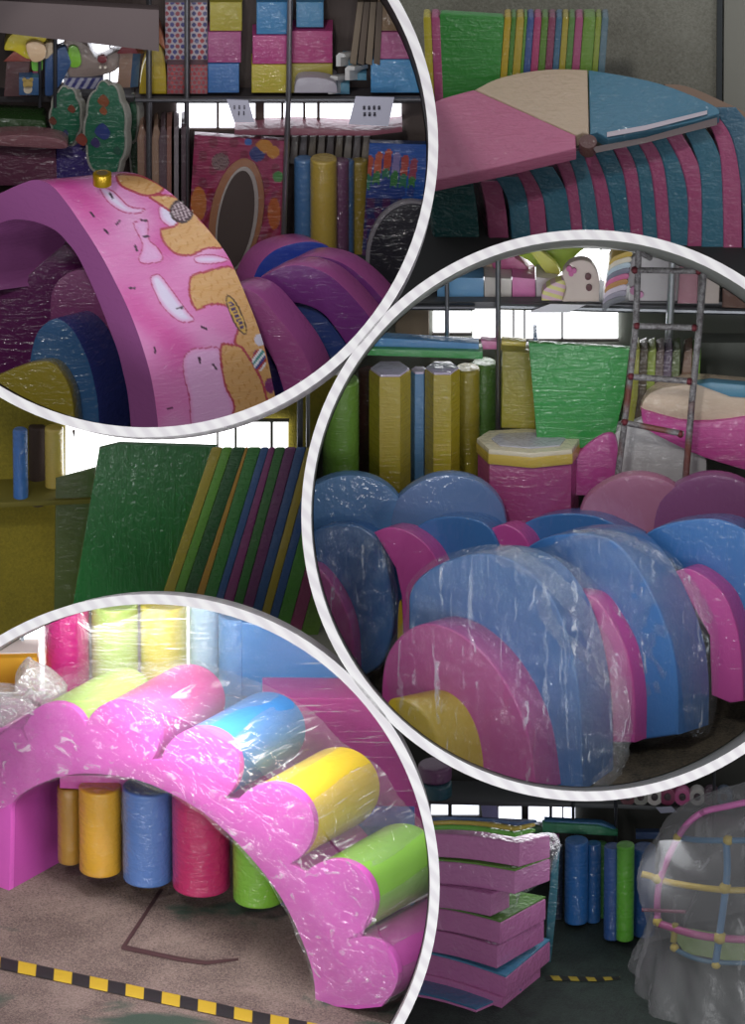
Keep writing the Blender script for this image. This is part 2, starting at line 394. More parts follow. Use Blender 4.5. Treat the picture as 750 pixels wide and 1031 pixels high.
# foam blocks on the upper shelf
def cube_pile(items, wb):
    for lab, x0, y0, x1, y1, h, grp in items:
        o = box_px('foam_block', x0, y0, x1, y1, VW(96, wb), .3, vinyl(h, .8, bump=.8), bev=.01); tg(o, lab, 'foam block', grp)
G = 'wrapped foam blocks on the upper shelf'
cube_pile([('blue foam block at the bottom of the left stack on the shelf', 209, 64, 241, 94, '#2d6bb5', G),
           ('pink foam block in the middle of the left stack on the shelf', 209, 32, 243, 63.6, '#a33f7c', G),
           ('yellow foam block on top of the left stack on the shelf', 211, 2, 244, 31.6, '#a99a1c', G),
           ('yellow foam block under the pink one, left of the rack pole', 253, 65, 290, 94, '#bfae20', G),
           ('yellow foam block under the pink one, right of the rack pole', 291, 64, 335, 94, '#9c8c20', G),
           ('pink foam block between yellow and blue, left of the rack pole', 254, 35.5, 291, 65, '#b5317e', G),
           ('pink foam block right of the rack pole, above a yellow one', 292, 31, 335, 64, '#b02e74', G),
           ('blue foam block on top of the middle stack, left of the pole', 258, 2, 291, 35, '#2a7cb8', G),
           ('blue foam block on top of the middle stack, right of the pole', 298, 2, 326, 28, '#3a82b4', G),
           ('wide blue foam block at the bottom of the right stack', 373, 60, 424, 94, '#2f86c4', G),
           ('wide pink foam block in the middle of the right stack', 378, 32, 421, 60, '#a9427f', G),
           ('tan foam block at the very top of the right stack', 380, 0, 412, 31.6, '#8a6a4a', G)], .97)
# U-shaped foam profiles
def uprof(x, y, w, h, lab):
    o = slab('foam_channel', [(x, y+h), (x, y+3), (x+3, y), (x+w, y+1), (x+w, y+5), (x+5, y+5), (x+5, y+h)], VW(94, .93), (14, -3, .1), vinyl('#c9c8c8', .3), bev=.004); tg(o, lab, 'foam channel', 'white foam channels on the shelf')
    o = slab('foam_block', [(x+7, y+h), (x+7, y+7), (x+22, y+8), (x+22, y+h)], VW(94, .99), .1, vinyl('#3f7d9a', .5), bev=.004); tg(o, 'blue filling block inside the ' + lab, 'foam block')
uprof(338, 53, 9, 14, 'upper white foam channel leaning on the others')
uprof(347, 66, 10, 15, 'middle white foam channel on the shelf')
uprof(330, 76, 10, 19, 'lower white foam channel standing on the shelf')
o = slab('foam_bun', sm([(296, 94), (298, 82), (306, 78), (326, 79), (338, 84), (340, 94)], 4), VW(94, .90), .14, vinyl('#a7a1b0', .5), bev=.01); tg(o, 'grey white rounded foam piece lying beside the rack pole', 'foam piece')
for i in range(4):
    o = slab('wooden_slat', [(352+i*8, 64), (360+i*6.5, 2), (366+i*6.5, 2), (358.5+i*8, 66)], VW(94, .955 + i*.002), .03, plain('#63564c' if i % 2 else '#7b6d5e'), bev=.003)
    tg(o, 'brown wooden slat leaning at the back of the shelf, %s' % ['first from the left', 'second from the left', 'second from the right', 'first from the right'][i], 'slat', 'wooden slats leaning on the shelf')
o = slab('cardboard_sheet', [(312, 2), (352, 2), (346, 60), (326, 58)], VW(94, 1.1), .02, plain('#5d3a30')); tg(o, 'dark brown cardboard sheet behind the leaning slats', 'cardboard')
# polka dot bags, yellow bottle, toy houses
def dots(bg, c1, c2, s=5.5):
    def f(x, y):
        j = int(y // s); i = int((x + (j % 2) * s/2) // s); dx = (x + (j % 2) * s/2) % s - s/2; dy = y % s - s/2
        return (c1 if (i + j) % 2 else c2) if dx*dx + dy*dy < (s*.4)**2 else bg
    return f
def sheetbox(name, x0, y0, x1, y1, w, depth, colf, side, lab, cat, group=None, n=None, mat=None):
    wf = VW(y1, w); t = thing(name, lab, cat, group)
    box_px('body', x0, y0, x1, y1, lambda x, y: wf(x, y) + .004, depth, vinyl(side, .5), t, .004)
    n = n or int((y1-y0)*1.5)
    painted('printed_front', [(x0+.5, y0+.5, wf(x0, y0)), (x0+.5, y1-.5, wf(x0, y1))], [(x1-.5, y0+.5, wf(x1, y0)), (x1-.5, y1-.5, wf(x1, y1))], n, int((x1-x0)*1.5), colf, t, mat)
    return t
sheetbox('gift_bag', 166, 2, 186, 64, .98, .12, dots('#a9a0a8', '#3a3a7c', '#8c3040'), '#8c8490', 'left bag with blue and red dots, behind the rack pole', 'bag', 'dotted bags on the shelf')
sheetbox('gift_bag', 191, 2, 209, 64, .98, .12, dots('#b0a4ac', '#34346e', '#9a3038'), '#8c8490', 'right bag with blue and red dots beside the foam stack', 'bag', 'dotted bags on the shelf')
sheetbox('gift_bag', 168, 65, 186, 95, .98, .12, dots('#74525a', '#8c2b3a', '#a8383c', 4.5), '#6c4a50', 'red dotted bag under the blue dotted one, left', 'bag', 'dotted bags on the shelf')
sheetbox('gift_bag', 191, 65, 209, 95, .98, .12, dots('#7a5a60', '#962838', '#a8383c', 4.5), '#6c4a50', 'red dotted bag under the blue dotted one, right', 'bag', 'dotted bags on the shelf')
t = thing('toy_bottle', 'yellow inflatable figure with an orange tip behind the left poles', 'toy')
slab('body', sm([(140, 95), (143, 70), (151, 50), (157, 42), (163, 50), (167, 70), (168, 95)], 5), VW(95, .99), .1, vinyl('#b79a14', .6), t, .012)
slab('tip', sm([(151, 49), (155, 32), (159, 25), (163, 34), (166, 50), (158, 42)], 4, True), VW(95, .985), .08, vinyl('#a5501e', .6), t, .006)
def house(x0, y0, x1, y1, rx, wall, side, roof, lab, w=.95):
    t = thing('toy_house', lab, 'toy house', 'toy houses on the shelf'); m = (x0+x1)/2
    slab('walls', [(x0, y1), (x0+3, y0), (x1, y0), (x1-3, y1)], VW(95, w), (rx, -1, .05), [vinyl(wall, .5), vinyl(side, .5)], t, 0, mi=(0, 0, 1))
    slab('roof', [(x0-1, y0+2), (m+4, y0-(y1-y0)*.4), (x1+5, y0+2)], VW(95, w-.012), (rx-1, -1, .06), vinyl(roof, .5), t, .004)
house(118, 52, 134, 88, 8, '#8a6a58', '#2c5f92', '#8c2630', 'toy house with blue side and red roof leaning by the middle pole')
house(4, 60, 30, 97, 4, '#5b3a3c', '#6c4a44', '#8e3324', 'dark red toy house at the left end of the shelf')
t = thing('toy_box', 'small blue toy box with a teddy face picture on its front', 'toy box')
wf = VW(97, .9)
box_px('box', 19, 78, 39, 96, wf, .06, vinyl('#2d5a8c', .5), t, .004)
for (cx, cy, r, c) in ((28, 85, 5, '#b99a4a'), (24.5, 80.5, 2, '#b99a4a'), (31.5, 80.5, 2, '#b99a4a'), (28, 90, 4.4, '#c9b9a0')):
    slab('bear_picture', ell(cx, cy, r, r), lambda x, y: wf(x, y) - .006, .005, vinyl(c, .3), t, 0)
t = thing('inflatable_toy', 'yellow inflatable toy under the ceiling beam, left end', 'toy')
slab('body', sm([(4, 50), (10, 36), (24, 31), (44, 33), (46, 42), (36, 46), (30, 60), (14, 52)], 4, True), VW(95, .93), .1, vinyl('#d8c21a', .6), t, .015)
slab('face', sm([(26, 46), (36, 42), (46, 48), (44, 60), (32, 62)], 4, True), VW(95, .9), .03, vinyl('#d9b48a', .4), t, .006)
for c, q, lab in (('#d0b898', [(44, 44), (54, 42), (55, 60), (44, 60)], 'peach coloured plush toy by the first thin pole'), ('#6ec83a', [(31, 60), (43, 60), (43, 72), (32, 72)], 'small bright green block beside the toy house'),
               ('#a03050', [(32, 72), (40, 72), (40, 80), (32, 79)], 'small crimson block under the bright green one'),
               ('#2b4f86', [(45, 60), (52, 52), (66, 46), (72, 64), (62, 84), (52, 97), (45, 97)], 'dark blue inflatable leaning behind the second thin pole')):
    tg(slab('toy_block', rr(q, 3), VW(95, .95), .06, vinyl(c, .6), bev=.006), lab, 'toy')
t = thing('toy_aeroplane', 'grey brown inflatable aeroplane with a green band, lying on the shelf', 'toy')
slab('body', sm([(64, 44), (76, 40), (90, 48), (98, 60), (118, 52), (128, 56), (116, 72), (92, 78), (70, 78)], 4, True), VW(95, .97), .08, vinyl('#8d7b74', .5), t, .012)
slab('band', sm([(69, 48), (78, 48), (82, 62), (78, 68), (70, 66)], 3, True), VW(95, .955), .03, vinyl('#7cc22e', .5), t, .004)
slab('propeller_hub', ell(103, 60, 5, 4), VW(95, .94), .03, vinyl('#7a2630', .5), t, .004)
for dx in (101, 106): slab('light', ell(dx, 68, 1.4, 1.2), VW(95, .935), .01, vinyl('#e8dccb', .5), t, 0)
wf = VW(97, .95)
sheetbox('checked_box', 64, 78, 104, 90, .95, .1, lambda x, y: '#2c2f6e' if (int((x + y*.6)//4) % 2) else '#9a9aae', '#55556a', 'dark blue and white striped box lying on the shelf', 'box')

# ---- printed green tree boards
def scallop(cx, cy, rx, ry, lob, amp=.09, n=72, rot=0):
    o = []
    for i in range(n):
        a = 2*PI*i/n; k = 1 + amp*abs(math.sin(lob*a/2 + rot)); o.append((cx + rx*k*math.cos(a), cy - ry*k*math.sin(a)))
    return o
def treeboard(cx, cy, rx, ry, w, lab, spots, edge='#9a9a90', col='#1f6b4c'):
    t = thing('tree_board', lab, 'tree board', 'green tree shaped boards in the rack')
    wf = VW(175, w)
    slab('rim', scallop(cx, cy, rx, ry, 9), wf, (5, -1, .03), vinyl(edge, .5), t, .004)
    slab('face', scallop(cx, cy, rx-2.4, ry-2.4, 9), lambda x, y: wf(x, y) - .012, .012, vinyl(col, .9, bump=.8), t, .003)
    for (x, y, r, c) in spots: slab('fruit_print', sm([(x-r, y), (x, y-r*1.1), (x+r, y+.5), (x+.3*r, y+r)], 3, True), lambda x, y: wf(x, y) - .018, .006, vinyl(c, .6), t, 0)
treeboard(134, 119, 6, 24, 1.18, 'narrow dark green board edge on, behind the large tree board', [], col='#1f5a3c')
treeboard(138, 155, 8, 26, 1.2, 'lower dark green board edge on, right of the large tree board', [], col='#26482a')
treeboard(66, 118, 16, 30, 1.1, 'left dark green tree shaped board with brown fruit prints', [(72, 110, 4, '#7d3c26'), (53, 122, 4, '#6c3626'), (66, 134, 3, '#35406c')])
treeboard(106, 132, 21, 48, 1.02, 'largest green tree shaped board with orange and blue fruit prints', [(104, 102, 6, '#8c4a2a'), (104, 112, 4, '#96502a'), (103, 133, 8, '#2c3f86'), (82, 141, 6, '#8c3a2c'), (96, 144, 5, '#3a3068'), (118, 152, 4, '#2c5a4a')])
for (x0, y0, x1, y1, c, lab) in ((-10, 118, 46, 140, '#28491f', 'dark green foam slab under the shelf, left end'), (-10, 138, 56, 188, '#6a3550', 'purple plastic sack with a beige print, left end'), (56, 146, 96, 190, '#3b2c78', 'violet plastic sack behind the arch')):
    tg(slab('plastic_sack' if y0 > 130 else 'foam_slab', rr([(x0, y0), (x1, y0+3), (x1+3, y1), (x0, y1)], 6), VW(190, 1.12), .2, vinyl(c, .9, bump=.9), bev=.02), lab, 'sack' if y0 > 130 else 'foam slab')
tg(slab('plastic_sheet', sm([(-10, 138), (30, 136), (62, 141), (66, 150), (30, 149), (-10, 146)], 4, True), VW(190, 1.0), .1, vinyl('#8c5660', .9, bump=.9), bev=.01), 'reddish plastic sheet folded over the purple sack', 'plastic sheet')
# ---- boards standing on edge behind
cols = ['#8c6a58', '#6e4a4c', '#90705c', '#5c4850', '#8a5a50', '#7b7078', '#54424a']
for i in range(7):
    x = 139 + i*7.2
    pl = [(x, 230), (x-1, 140+i*.7), (x+1.5, 127+i*.4), (x+5, 125+i*.3), (x+8, 134), (x+9, 150), (x+9, 230)] if i < 4 else [(x, 230), (x, 128), (x+5, 127), (x+5, 230)]
    tg(slab('board', pl, VW(230, 1.22 - i*.01), .3, vinyl(cols[i], .6), bev=.006), 'standing board between tree boards and pink panel, %s' % ['leftmost', 'second', 'third', 'fourth', 'fifth', 'sixth', 'rightmost'][i], 'board', 'boards stood on edge in the rack')
for i in range(9):
    x = 291 + i*9
    tg(slab('foam_board', [(x, 165), (x+3, 138), (x+9.5, 137), (x+8, 165)], VW(230, 1.30), .25, vinyl(['#77706c', '#5b5558', '#6c6258'][i % 3], .6), bev=.006), 'grey foam board seen end on above the bolsters, ' + ['first', 'second', 'third', 'fourth', 'fifth', 'sixth', 'seventh', 'eighth', 'ninth'][i] + ' from left', 'foam board', 'grey boards stood on edge above the bolsters')
tg(slab('long_board', [(236, 131), (300, 129), (372, 132), (405, 128), (405, 133), (372, 137), (236, 136)], VW(230, 1.2), .2, vinyl('#8c4a5c', .6), bev=.004), 'thin mauve board lying along the top of the panels', 'board')
# magenta printed panel with an oval opening
wf = VW(260, 1.26)
def catcol(x, y):
    ox = 0 + ((y-215)/48)**2
    if abs(x-266)+abs(y-146) < 9 or (x-275)**2+(y-153)**2 < 42: return '#b07424'
    if (x-259)**2+(y-155)**2 < 60: return '#24306c'
    if (x-222)**2+(y-163)**2 < 80: return '#4a3038' if (x*3+y*5) % 7 < 4 else '#8c7070'
    if (x-250)**2+(y-143)**2 < 14: return '#2a5aa0'
    if (x-280)**2+(y-178)**2 < 30: return '#3f7a3c'
    if (x-276)**2/40+(y-215)**2/260 < 1: return '#a8541c'
    if (x-200)**2/60+(y-205)**2/300 < 1: return '#b4682c'
    if y > 190 and (int(x*.21+y*.13) % 3 == 0): return '#7c1c30'
    return '#8c2850' if math.sin(x*.3)*math.sin(y*.23) < .3 else '#74203f'
t = thing('printed_panel', 'magenta panel with a cat picture and an oval grey opening', 'panel')
slab('board', [(188, 262), (196, 136), (286, 142), (284, 262)], lambda x, y: wf(x, y)+.006, .04, vinyl('#6c1c3c', .6), t, .004)
painted('print', [(196, 136, wf(0, 136)), (188, 262, wf(0, 262))], [(286, 142, wf(0, 142)), (284, 262, wf(0, 262))], 120, 90, catcol, t, colmat(.6))
slab('opening_frame', [(x - (y-218)*.14, y) for x, y in ell(238, 218, 27, 58, n=40)], lambda x, y: wf(x, y)-.01, .014, vinyl('#a06848', .6), t, .004)
slab('opening_trim', [(x - (y-218)*.14, y) for x, y in ell(239, 221, 20.5, 53, n=40)], lambda x, y: wf(x, y)-.016, .01, vinyl('#a59a96', .6), t, .003)
slab('opening', [(x - (y-218)*.14, y) for x, y in ell(238, 222, 17.5, 50, n=40)], lambda x, y: wf(x, y)-.02, .008, plain('#4b3f3c'), t, 0)
# bolsters
for x, r, h, lab, w in ((306, 10, '#3f70a8', 'blue bolster behind the printed arch, left of the yellow one', 1.3), (326, 14, '#bfa03a', 'yellow bolster with speckled wrap behind the pink arches', 1.24),
                     (343, 9, '#6a3f62', 'mauve bolster right of the yellow one', 1.28), (350, 7, '#3c5f8c', 'narrow blue bolster next to the mauve one', 1.3), (362, 9, '#8a7420', 'olive yellow bolster next to the crayon panel', 1.33)):
    tg(vcyl('bolster', x, 157 + (2 if x > 340 else 0), 262, r, w, vinyl(h, .9, bump=.9)), lab, 'bolster', 'bolsters behind the pink arches')
# crayon panel
wf2 = VW(262, 1.28)
def crayon(x, y):
    if 148 < y < 198:
        x_ = x - 369 + (y-150)*.12; i = int(x_ // 9); ph = x_ % 9
        top = 152 + abs(i-2)*3 - (2 if abs(ph-4.5) < 2 else 0)
        if 0 <= i < 6 and y > top and .8 < ph < 8.2: return ['#a8482c', '#b05030', '#a84024', '#7c70a0', '#a04038', '#8c3c50'][i] if y < top+19 else (['#2c6a50', '#34703a'][i % 2] if y < top + 34 - (i%3)*3 else '#1f3a80')
    if y < 200: return '#1c4fa0' if x > 405 or y < 158 else '#1f3a80'
    return '#4a2350' if math.sin(x*.4)*math.sin(y*.3) > 0 else '#242a5c'
t = thing('printed_panel', 'deep blue panel with red and green crayon pictures, far right', 'panel')
slab('board', [(364, 262), (372, 144), (446, 146), (446, 262)], lambda x, y: wf2(x, y)+.006, .04, vinyl('#16305c', .6), t, .004)
painted('print', [(372, 144, wf2(0, 144)), (364, 262, wf2(0, 262))], [(446, 146, wf2(0, 146)), (446, 262, wf2(0, 262))], 120, 80, crayon, t, colmat(.8))
t = thing('oval_board', 'dark oval board with a pale rim leaning at the right edge', 'board')
slab('rim', ell(414, 262, 46, 60, n=48), VW(262, 1.12), .03, vinyl('#7c7880', .6), t, .005)
slab('face', ell(415, 263, 43, 57, n=48), VW(262, 1.105), .02, vinyl('#2b2a33', .9, bump=.6), t, .004)
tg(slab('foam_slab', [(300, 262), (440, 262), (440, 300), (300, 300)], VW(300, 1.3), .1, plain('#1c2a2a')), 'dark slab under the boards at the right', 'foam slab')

# ---- pink arches at the right
pk = vinyl('#c055a8', .8, bump=.35); pkd = vinyl('#7a2a86', .8, bump=.5)
def arch(lab, front, ext, mats, w=None, bev=.012, group='pink foam arches behind the printed arch', cat='foam arch', mi=(1, 0, 0)):
    return tg(slab('foam_arch', front, w, ext, mats, bev=bev, mi=mi), lab, cat, group)
arch('pink foam arch with a bright blue face, topmost', sm([(254, 282), (262, 265), (276, 252), (295, 245), (315, 243), (331, 248), (343, 262)], 5) + [(350, 330), (250, 330)], (-18, -9, .14), [pk, vinyl('#1c3fb8', .6)], VW(300, .98))
arch('long pink foam arch at the back of the right pair', sm([(284, 268), (303, 259), (322, 258), (345, 265), (368, 282), (392, 308)], 5) + [(392, 400), (284, 400)], (14, -10, .12), [pk, pkd], VW(380, .88))
arch('pink foam arch with a deep violet face, in front of the long one', sm([(262, 279), (283, 269), (303, 267), (322, 272), (338, 282), (359, 303), (377, 326), (388, 350)], 5) + [(388, 400), (350, 366)] + sm([(350, 350), (338, 332), (323, 315), (301, 306), (275, 304)], 4) + [(262, 300)], (13, -10, .11), [pk, pkd], VW(380, .70))
tg(slab('foam_disc', sm([(290, 306), (305, 306), (323, 315), (338, 332), (352, 352)], 4) + [(352, 400), (290, 400)], VW(380, .76), .04, vinyl('#28408c', .8)), 'dark blue foam disc inside the violet faced arch', 'foam disc')
arch('frontmost pink foam arch beside the printed arch', sm([(230, 290), (243, 289), (261, 298), (283, 323), (301, 347), (313, 372), (318, 396)], 5) + [(318, 440), (288, 440), (286, 396)] + sm([(278, 370), (266, 348), (250, 332)], 4) + [(230, 320)], (20, -11, .16), [pk, vinyl('#b04a94', .8, bump=.7)], VW(400, .50))
tg(slab('foam_disc', sm([(240, 330), (262, 346), (276, 368), (290, 400)], 4) + [(290, 440), (240, 440)], VW(400, .56), .04, vinyl('#3a2c8c', .8)), 'indigo foam disc inside the frontmost pink arch', 'foam disc')

# ---- things inside the printed arch, left
tg(slab('foam_arch', sm([(-30, 240), (20, 236), (52, 240), (82, 262), (96, 300), (104, 340)], 4) + [(104, 400), (-30, 400)], VW(400, 1.0), .2, vinyl('#6a1c60', .9, bump=.7), bev=.02), 'dark magenta foam arch inside the printed arch', 'foam arch')
tg(slab('foam_disc', sm([(50, 330), (50, 300), (58, 282), (74, 272), (90, 274), (104, 300), (112, 340)], 4) + [(112, 400), (50, 400)], VW(400, .84), (8, -4, .1), vinyl('#94407c', 1, bump=1), bev=.02), 'film wrapped dusky pink half disc behind the blue one', 'foam disc', 'nested half discs inside the printed arch')
tg(slab('foam_disc', sm([(28, 400), (29, 365), (36, 336), (50, 322), (62, 322), (76, 336), (90, 366), (98, 400), (100, 425)], 5) + [(100, 445), (28, 445)], VW(430, .62), (32, -9, .2), [vinyl('#2e3a8c', 1, bump=1), vinyl('#2d5f96', .9, bump=.6)], bev=.015, mi=(1, 0, 0)), 'blue half disc with a teal rim inside the printed arch', 'foam disc', 'nested half discs inside the printed arch')
tg(slab('foam_disc', sm([(-40, 395), (0, 376), (30, 365), (50, 364), (62, 374), (72, 395), (76, 425)], 5) + [(76, 445), (-40, 445)], VW(430, .48), (8, -4, .14), vinyl('#a08c1c', .9, bump=.7), bev=.02), 'olive yellow half disc at the lower left edge', 'foam disc', 'nested half discs inside the printed arch')

# ---- the doughnut arch
L = [(-60, 250), (-40, 222), (-14, 202), (8, 191), (24, 184), (38, 181), (52, 187), (66, 203), (78, 220), (92, 241), (104, 261), (114, 280), (124, 300), (132, 318), (140, 339), (147, 361), (152, 380), (156, 402), (159, 428), (160, 450)]
R_ = [(60, 230), (70, 205), (84, 186), (98, 177), (118, 173), (138, 175), (152, 181), (166, 190), (182, 203), (199, 219), (212, 234), (222, 247), (231, 261), (240, 280), (250, 304), (259, 327), (267, 352), (272, 374), (277, 400), (281, 430)]
I_ = [(-60, 300), (-40, 258), (-18, 238), (-6, 228), (8, 222), (20, 221), (34, 223), (46, 227), (57, 233), (67, 243), (77, 256), (85, 271), (92, 286), (99, 302), (106, 320), (112, 336), (118, 352), (123, 371), (129, 400), (133, 445)]
wL = VW(440, .10, -.9, 160)
def wl(x, y): return max(-.36, min(.6, wL(x, y)))
Lc = [(x, y, wl(x, y)) for x, y in sm(L, 6)]; Rc = [(x, y, wl(a, b) + .16) for (x, y), (a, b) in zip(sm(R_, 6), sm(L, 6))]; Ic = [(x, y, wl(x, y) + .02) for x, y in sm(I_, 6)]
t = thing('doughnut_arch', 'huge pink foam arch printed with dripping doughnut icing and sprinkles', 'foam arch')
bm = bmesh.new(); n = len(Lc)
v = [[bm.verts.new(P(*q)) for q in c] for c in (Lc, Ic)]
rB = [bm.verts.new(P(x, y, w + .0)) for x, y, w in Rc]
iB = [bm.verts.new(P(x + 105, y - 14, w + .2)) for x, y, w in Ic]
for i in range(n-1):
    bm.faces.new((v[0][i], v[0][i+1], v[1][i+1], v[1][i])); bm.faces.new((v[1][i], v[1][i+1], iB[i+1], iB[i]))
    bm.faces.new((iB[i], iB[i+1], rB[i+1], rB[i]))
bmesh.ops.recalc_face_normals(bm, faces=bm.faces)
obj('side_face', bm, vinyl('#a4529a', .8, bump=.5, scale=(4, 4, 20)), t, sharp=50)
DA = [(118, 176), (136, 176), (150, 180), (164, 188), (161, 194), (148, 197), (134, 193), (121, 186)]
DB = [(150, 197), (172, 197), (186, 203), (198, 217), (215, 236), (224, 249), (208, 250), (192, 257), (176, 255), (164, 242), (162, 231), (172, 229), (179, 224), (174, 215), (160, 205)]
DC = [(191, 284), (194, 277), (205, 274), (238, 271), (258, 318), (280, 402), (270, 404), (262, 380), (245, 352), (236, 345), (240, 330), (238, 315), (225, 307), (210, 307), (198, 312), (191, 298)]
DD = [(222, 350), (232, 347), (246, 352), (262, 380), (274, 402), (276, 440), (230, 440), (236, 410), (226, 386)]
LA = [(100, 188), (114, 192), (130, 207), (146, 210), (140, 215), (124, 214), (108, 203)]
LB = [(134, 225), (149, 222), (150, 240), (160, 250), (164, 262), (148, 266), (139, 262), (143, 246)]
LC = [(151, 281), (160, 276), (172, 290), (188, 312), (196, 322), (184, 325), (172, 318), (160, 304)]
LD = [(184, 362), (192, 352), (206, 350), (222, 352), (228, 386), (236, 410), (232, 440), (196, 440), (190, 400), (185, 380)]
LE = [(160, 208), (172, 206), (180, 222), (178, 232), (162, 222)]
SP = [(93, 216, 60), (107, 233, 45), (119, 224, -50), (145, 222, 5), (147, 238, 0), (133, 290, 0), (181, 310, -10), (156, 353, 85), (201, 363, 80), (171, 411, -20), (216, 369, 50), (112, 197, 60), (137, 250, 70), (205, 330, 20)]
DA, DB, DC, DD, LA, LB, LC, LD, LE = [sm(p, 4, True) for p in (DA, DB, DC, DD, LA, LB, LC, LD, LE)]
LF = sm([(150, 340), (160, 345), (163, 372), (158, 392), (150, 380)], 4, True)
LG = sm([(196, 258), (214, 256), (232, 262), (214, 266), (198, 265)], 4, True)
def mixh(a, b, t):
    t = max(0, min(1, t)); return '#%02x%02x%02x' % tuple(int(int(a[i:i+2], 16)*(1-t) + int(b[i:i+2], 16)*t) for i in (1, 3, 5))
def icing(x, y):
    for (a, b, r) in SP:
        c, s = math.cos(math.radians(r)), math.sin(math.radians(r)); dx, dy = x-a, y-b
        if abs(dx*c + dy*s) < 3.6 and abs(-dx*s + dy*c) < 1.1: return '#3c1838'
    d = (x-183)**2 + (y-212.5)**2
    if d < 150: 
        if d > 95: return '#3a2428'
        return '#c8b4bc' if math.sin(x*1.1+y*.7)*math.sin(y*1.3-x*.5) > .1 else '#4a2c3c'
    lx, ly = x-238, y-317; u = lx*.42 + ly*.9; q = -lx*.9 + ly*.42
    if (u/22)**2 + (q/6)**2 < 1:
        if (u/20)**2 + (q/4.3)**2 > 1: return '#5a4030'
        return '#35205c' if abs(q) < 2.4 and (u*.8 % 3.2) < 2 and abs(u) < 15 else '#c8a04c'
    if (x-261)**2/50+(y-362)**2/120 < 1: return ['#e8e6ee', '#2c3f8c', '#a8282c', '#e8e6ee', '#3c8c8c'][int((x*1.3+y)//4) % 5]
    if (x-262)**2/36+(y-342)**2/40 < 1: return '#c9c4d8'
    if (x-272)**2/30+(y-388)**2/60 < 1: return '#7c3068'
    for p in (DA, DB, DC, DD):
        if inpoly(x, y, p):
            e = edged(x, y, p)
            if e < 1.3: return '#a83c4c'
            return '#cb9c64' if math.sin(x*.9 + math.sin(y*.3)*2)*math.sin(y*.25+x*.2) < .75 else '#b98446'
        elif edged(x, y, p) < 1: return '#a83c4c'
    for p, k in ((LA, 1), (LB, 0), (LC, 1), (LD, 0), (LE, 1), (LG, 1)):
        if inpoly(x, y, p): 
            e = edged(x, y, p)
            if e < 1.1: return '#b04070'
            return mixh('#dc8cc4', '#ddd2ee' if k else '#dda6d6', e/5)
    u = .5 + .5*math.sin(x*.07 + 1.6*math.sin(y*.045 + 1)); v = .5 + .5*math.sin(y*.06 - x*.03 + 2)
    c = mixh('#cc4f9f', '#dc9acb', u); return mixh(c, '#d67ab8', v)
painted('printed_icing', Lc, Rc, 300, 130, icing, t, colmat(.7, .45, .35), off=.003)
t = thing('tape_roll', 'small golden roll of tape standing on top of the printed arch', 'tape roll')
c = P(103, 186, -.02); h = .052; r = 9.6*S
A = [c + Vector((r*math.cos(2*PI*k/32), r*math.sin(2*PI*k/32), h)) for k in range(32)]; B = [p - Vector((0, 0, h)) for p in A]
A2 = [c + (p-c)*1 for p in A]; inner = [c + Vector((.6*r*math.cos(2*PI*k/32), .6*r*math.sin(2*PI*k/32), h + .001)) for k in range(32)]
obj('tape', prism_bm(A, B, .004), plain('#b8941c', .25, .5, 'gold_tape'), t)
obj('core', prism_bm(inner, [p - Vector((0, 0, .01)) for p in inner], 0), plain('#6b5a3a', .7), t)
# ================= middle right bay: rainbow arches in film, bolsters and a ladder behind
BAY = 3; WOFF = .62
def c3(x, y): return (310 + x/1.705, 230 + y/1.705)
W3 = VW(640, 1.93)
struct(slab('wall_middle_right', [(290, 180), (900, 180), (900, 660), (290, 660)], lambda x, y: W3(x, y), .02, plain('#8a8c84')))
zf3 = P(500, 795, .25).z
bm = bmesh.new(); A = [onF(x, y, zf3) for x, y in ((250, 830), (950, 830), (950, 600), (250, 600))]
o = struct(obj('floor', prism_bm(A, [p - Vector((0, 0, .01)) for p in A]), dirty('#2b2620', '#5c5343', 5, .9, 'worn_carpet_floor', '#3d4434'), noclip=False))
g3 = glow('#fbfcff', 3.2, 'daylight_pane_bright')
wq = lambda x, y: W3(x, y) - .02
window(3, [(398, 225, 604, 306)], wq, bars=[(452, 453)], wm='#a8a8a8', g=g3)
window(4, [(606, 225, 640, 306)], wq, wm='#c8c8c8', g=g3)
window(5, [(436, 313, 474, 336)], wq, bars=[], wm='#4a4440', g=g3)
window(6, [(476, 311, 622, 342)], wq, bars=[(516, 518), (527, 529), (565, 567)], wm='#5b5450', g=g3)
tg(slab('foam_sheet', [(398, 312), (432, 312), (432, 340), (398, 340)], VW(340, 1.3), .02, plain('#8c7a68')), 'tan board leaning under the shelf, left end', 'board')
# rack with shelf pipe
rk = thing('storage_rack', 'grey steel pipe rack with a loaded shelf above the bolsters', 'rack')
for x0, y0, x1, y1, r in ((450, 200, 450, 345, 2.4), (501.5, 200, 501.5, 440, 2.9), (680, 200, 667, 480, 4)):
    f = VW(308, 1.02 if x0 < 600 else .98); tube('upright', [(x0, y0, f(x0, y0)), (x1, y1, f(x1, y1))], r, steel('#8c8c90' if x0 < 600 else '#c9ccd0', .3), rk, 14)
slab('shelf_board', [(360, 304), (760, 304), (760, 311), (360, 311)], VW(308, 1.05), .45, plain('#6f6f72', .5), rk, .004)
tube('crossbar', [(360, 309, 1.03), (478, 309, 1.03)], 3.6, steel('#55555a', .4), rk); tube('crossbar', [(500, 308, 1.03), (760, 314, 1.03)], 4.2, steel('#7d7f84', .35), rk)
tg(slab('paper_sign', [(554, 306), (590, 307), (572, 315), (530, 315)], VW(308, .99), .003, plain('#e8e4ee')), 'blank white paper lying over the shelf edge', 'paper')
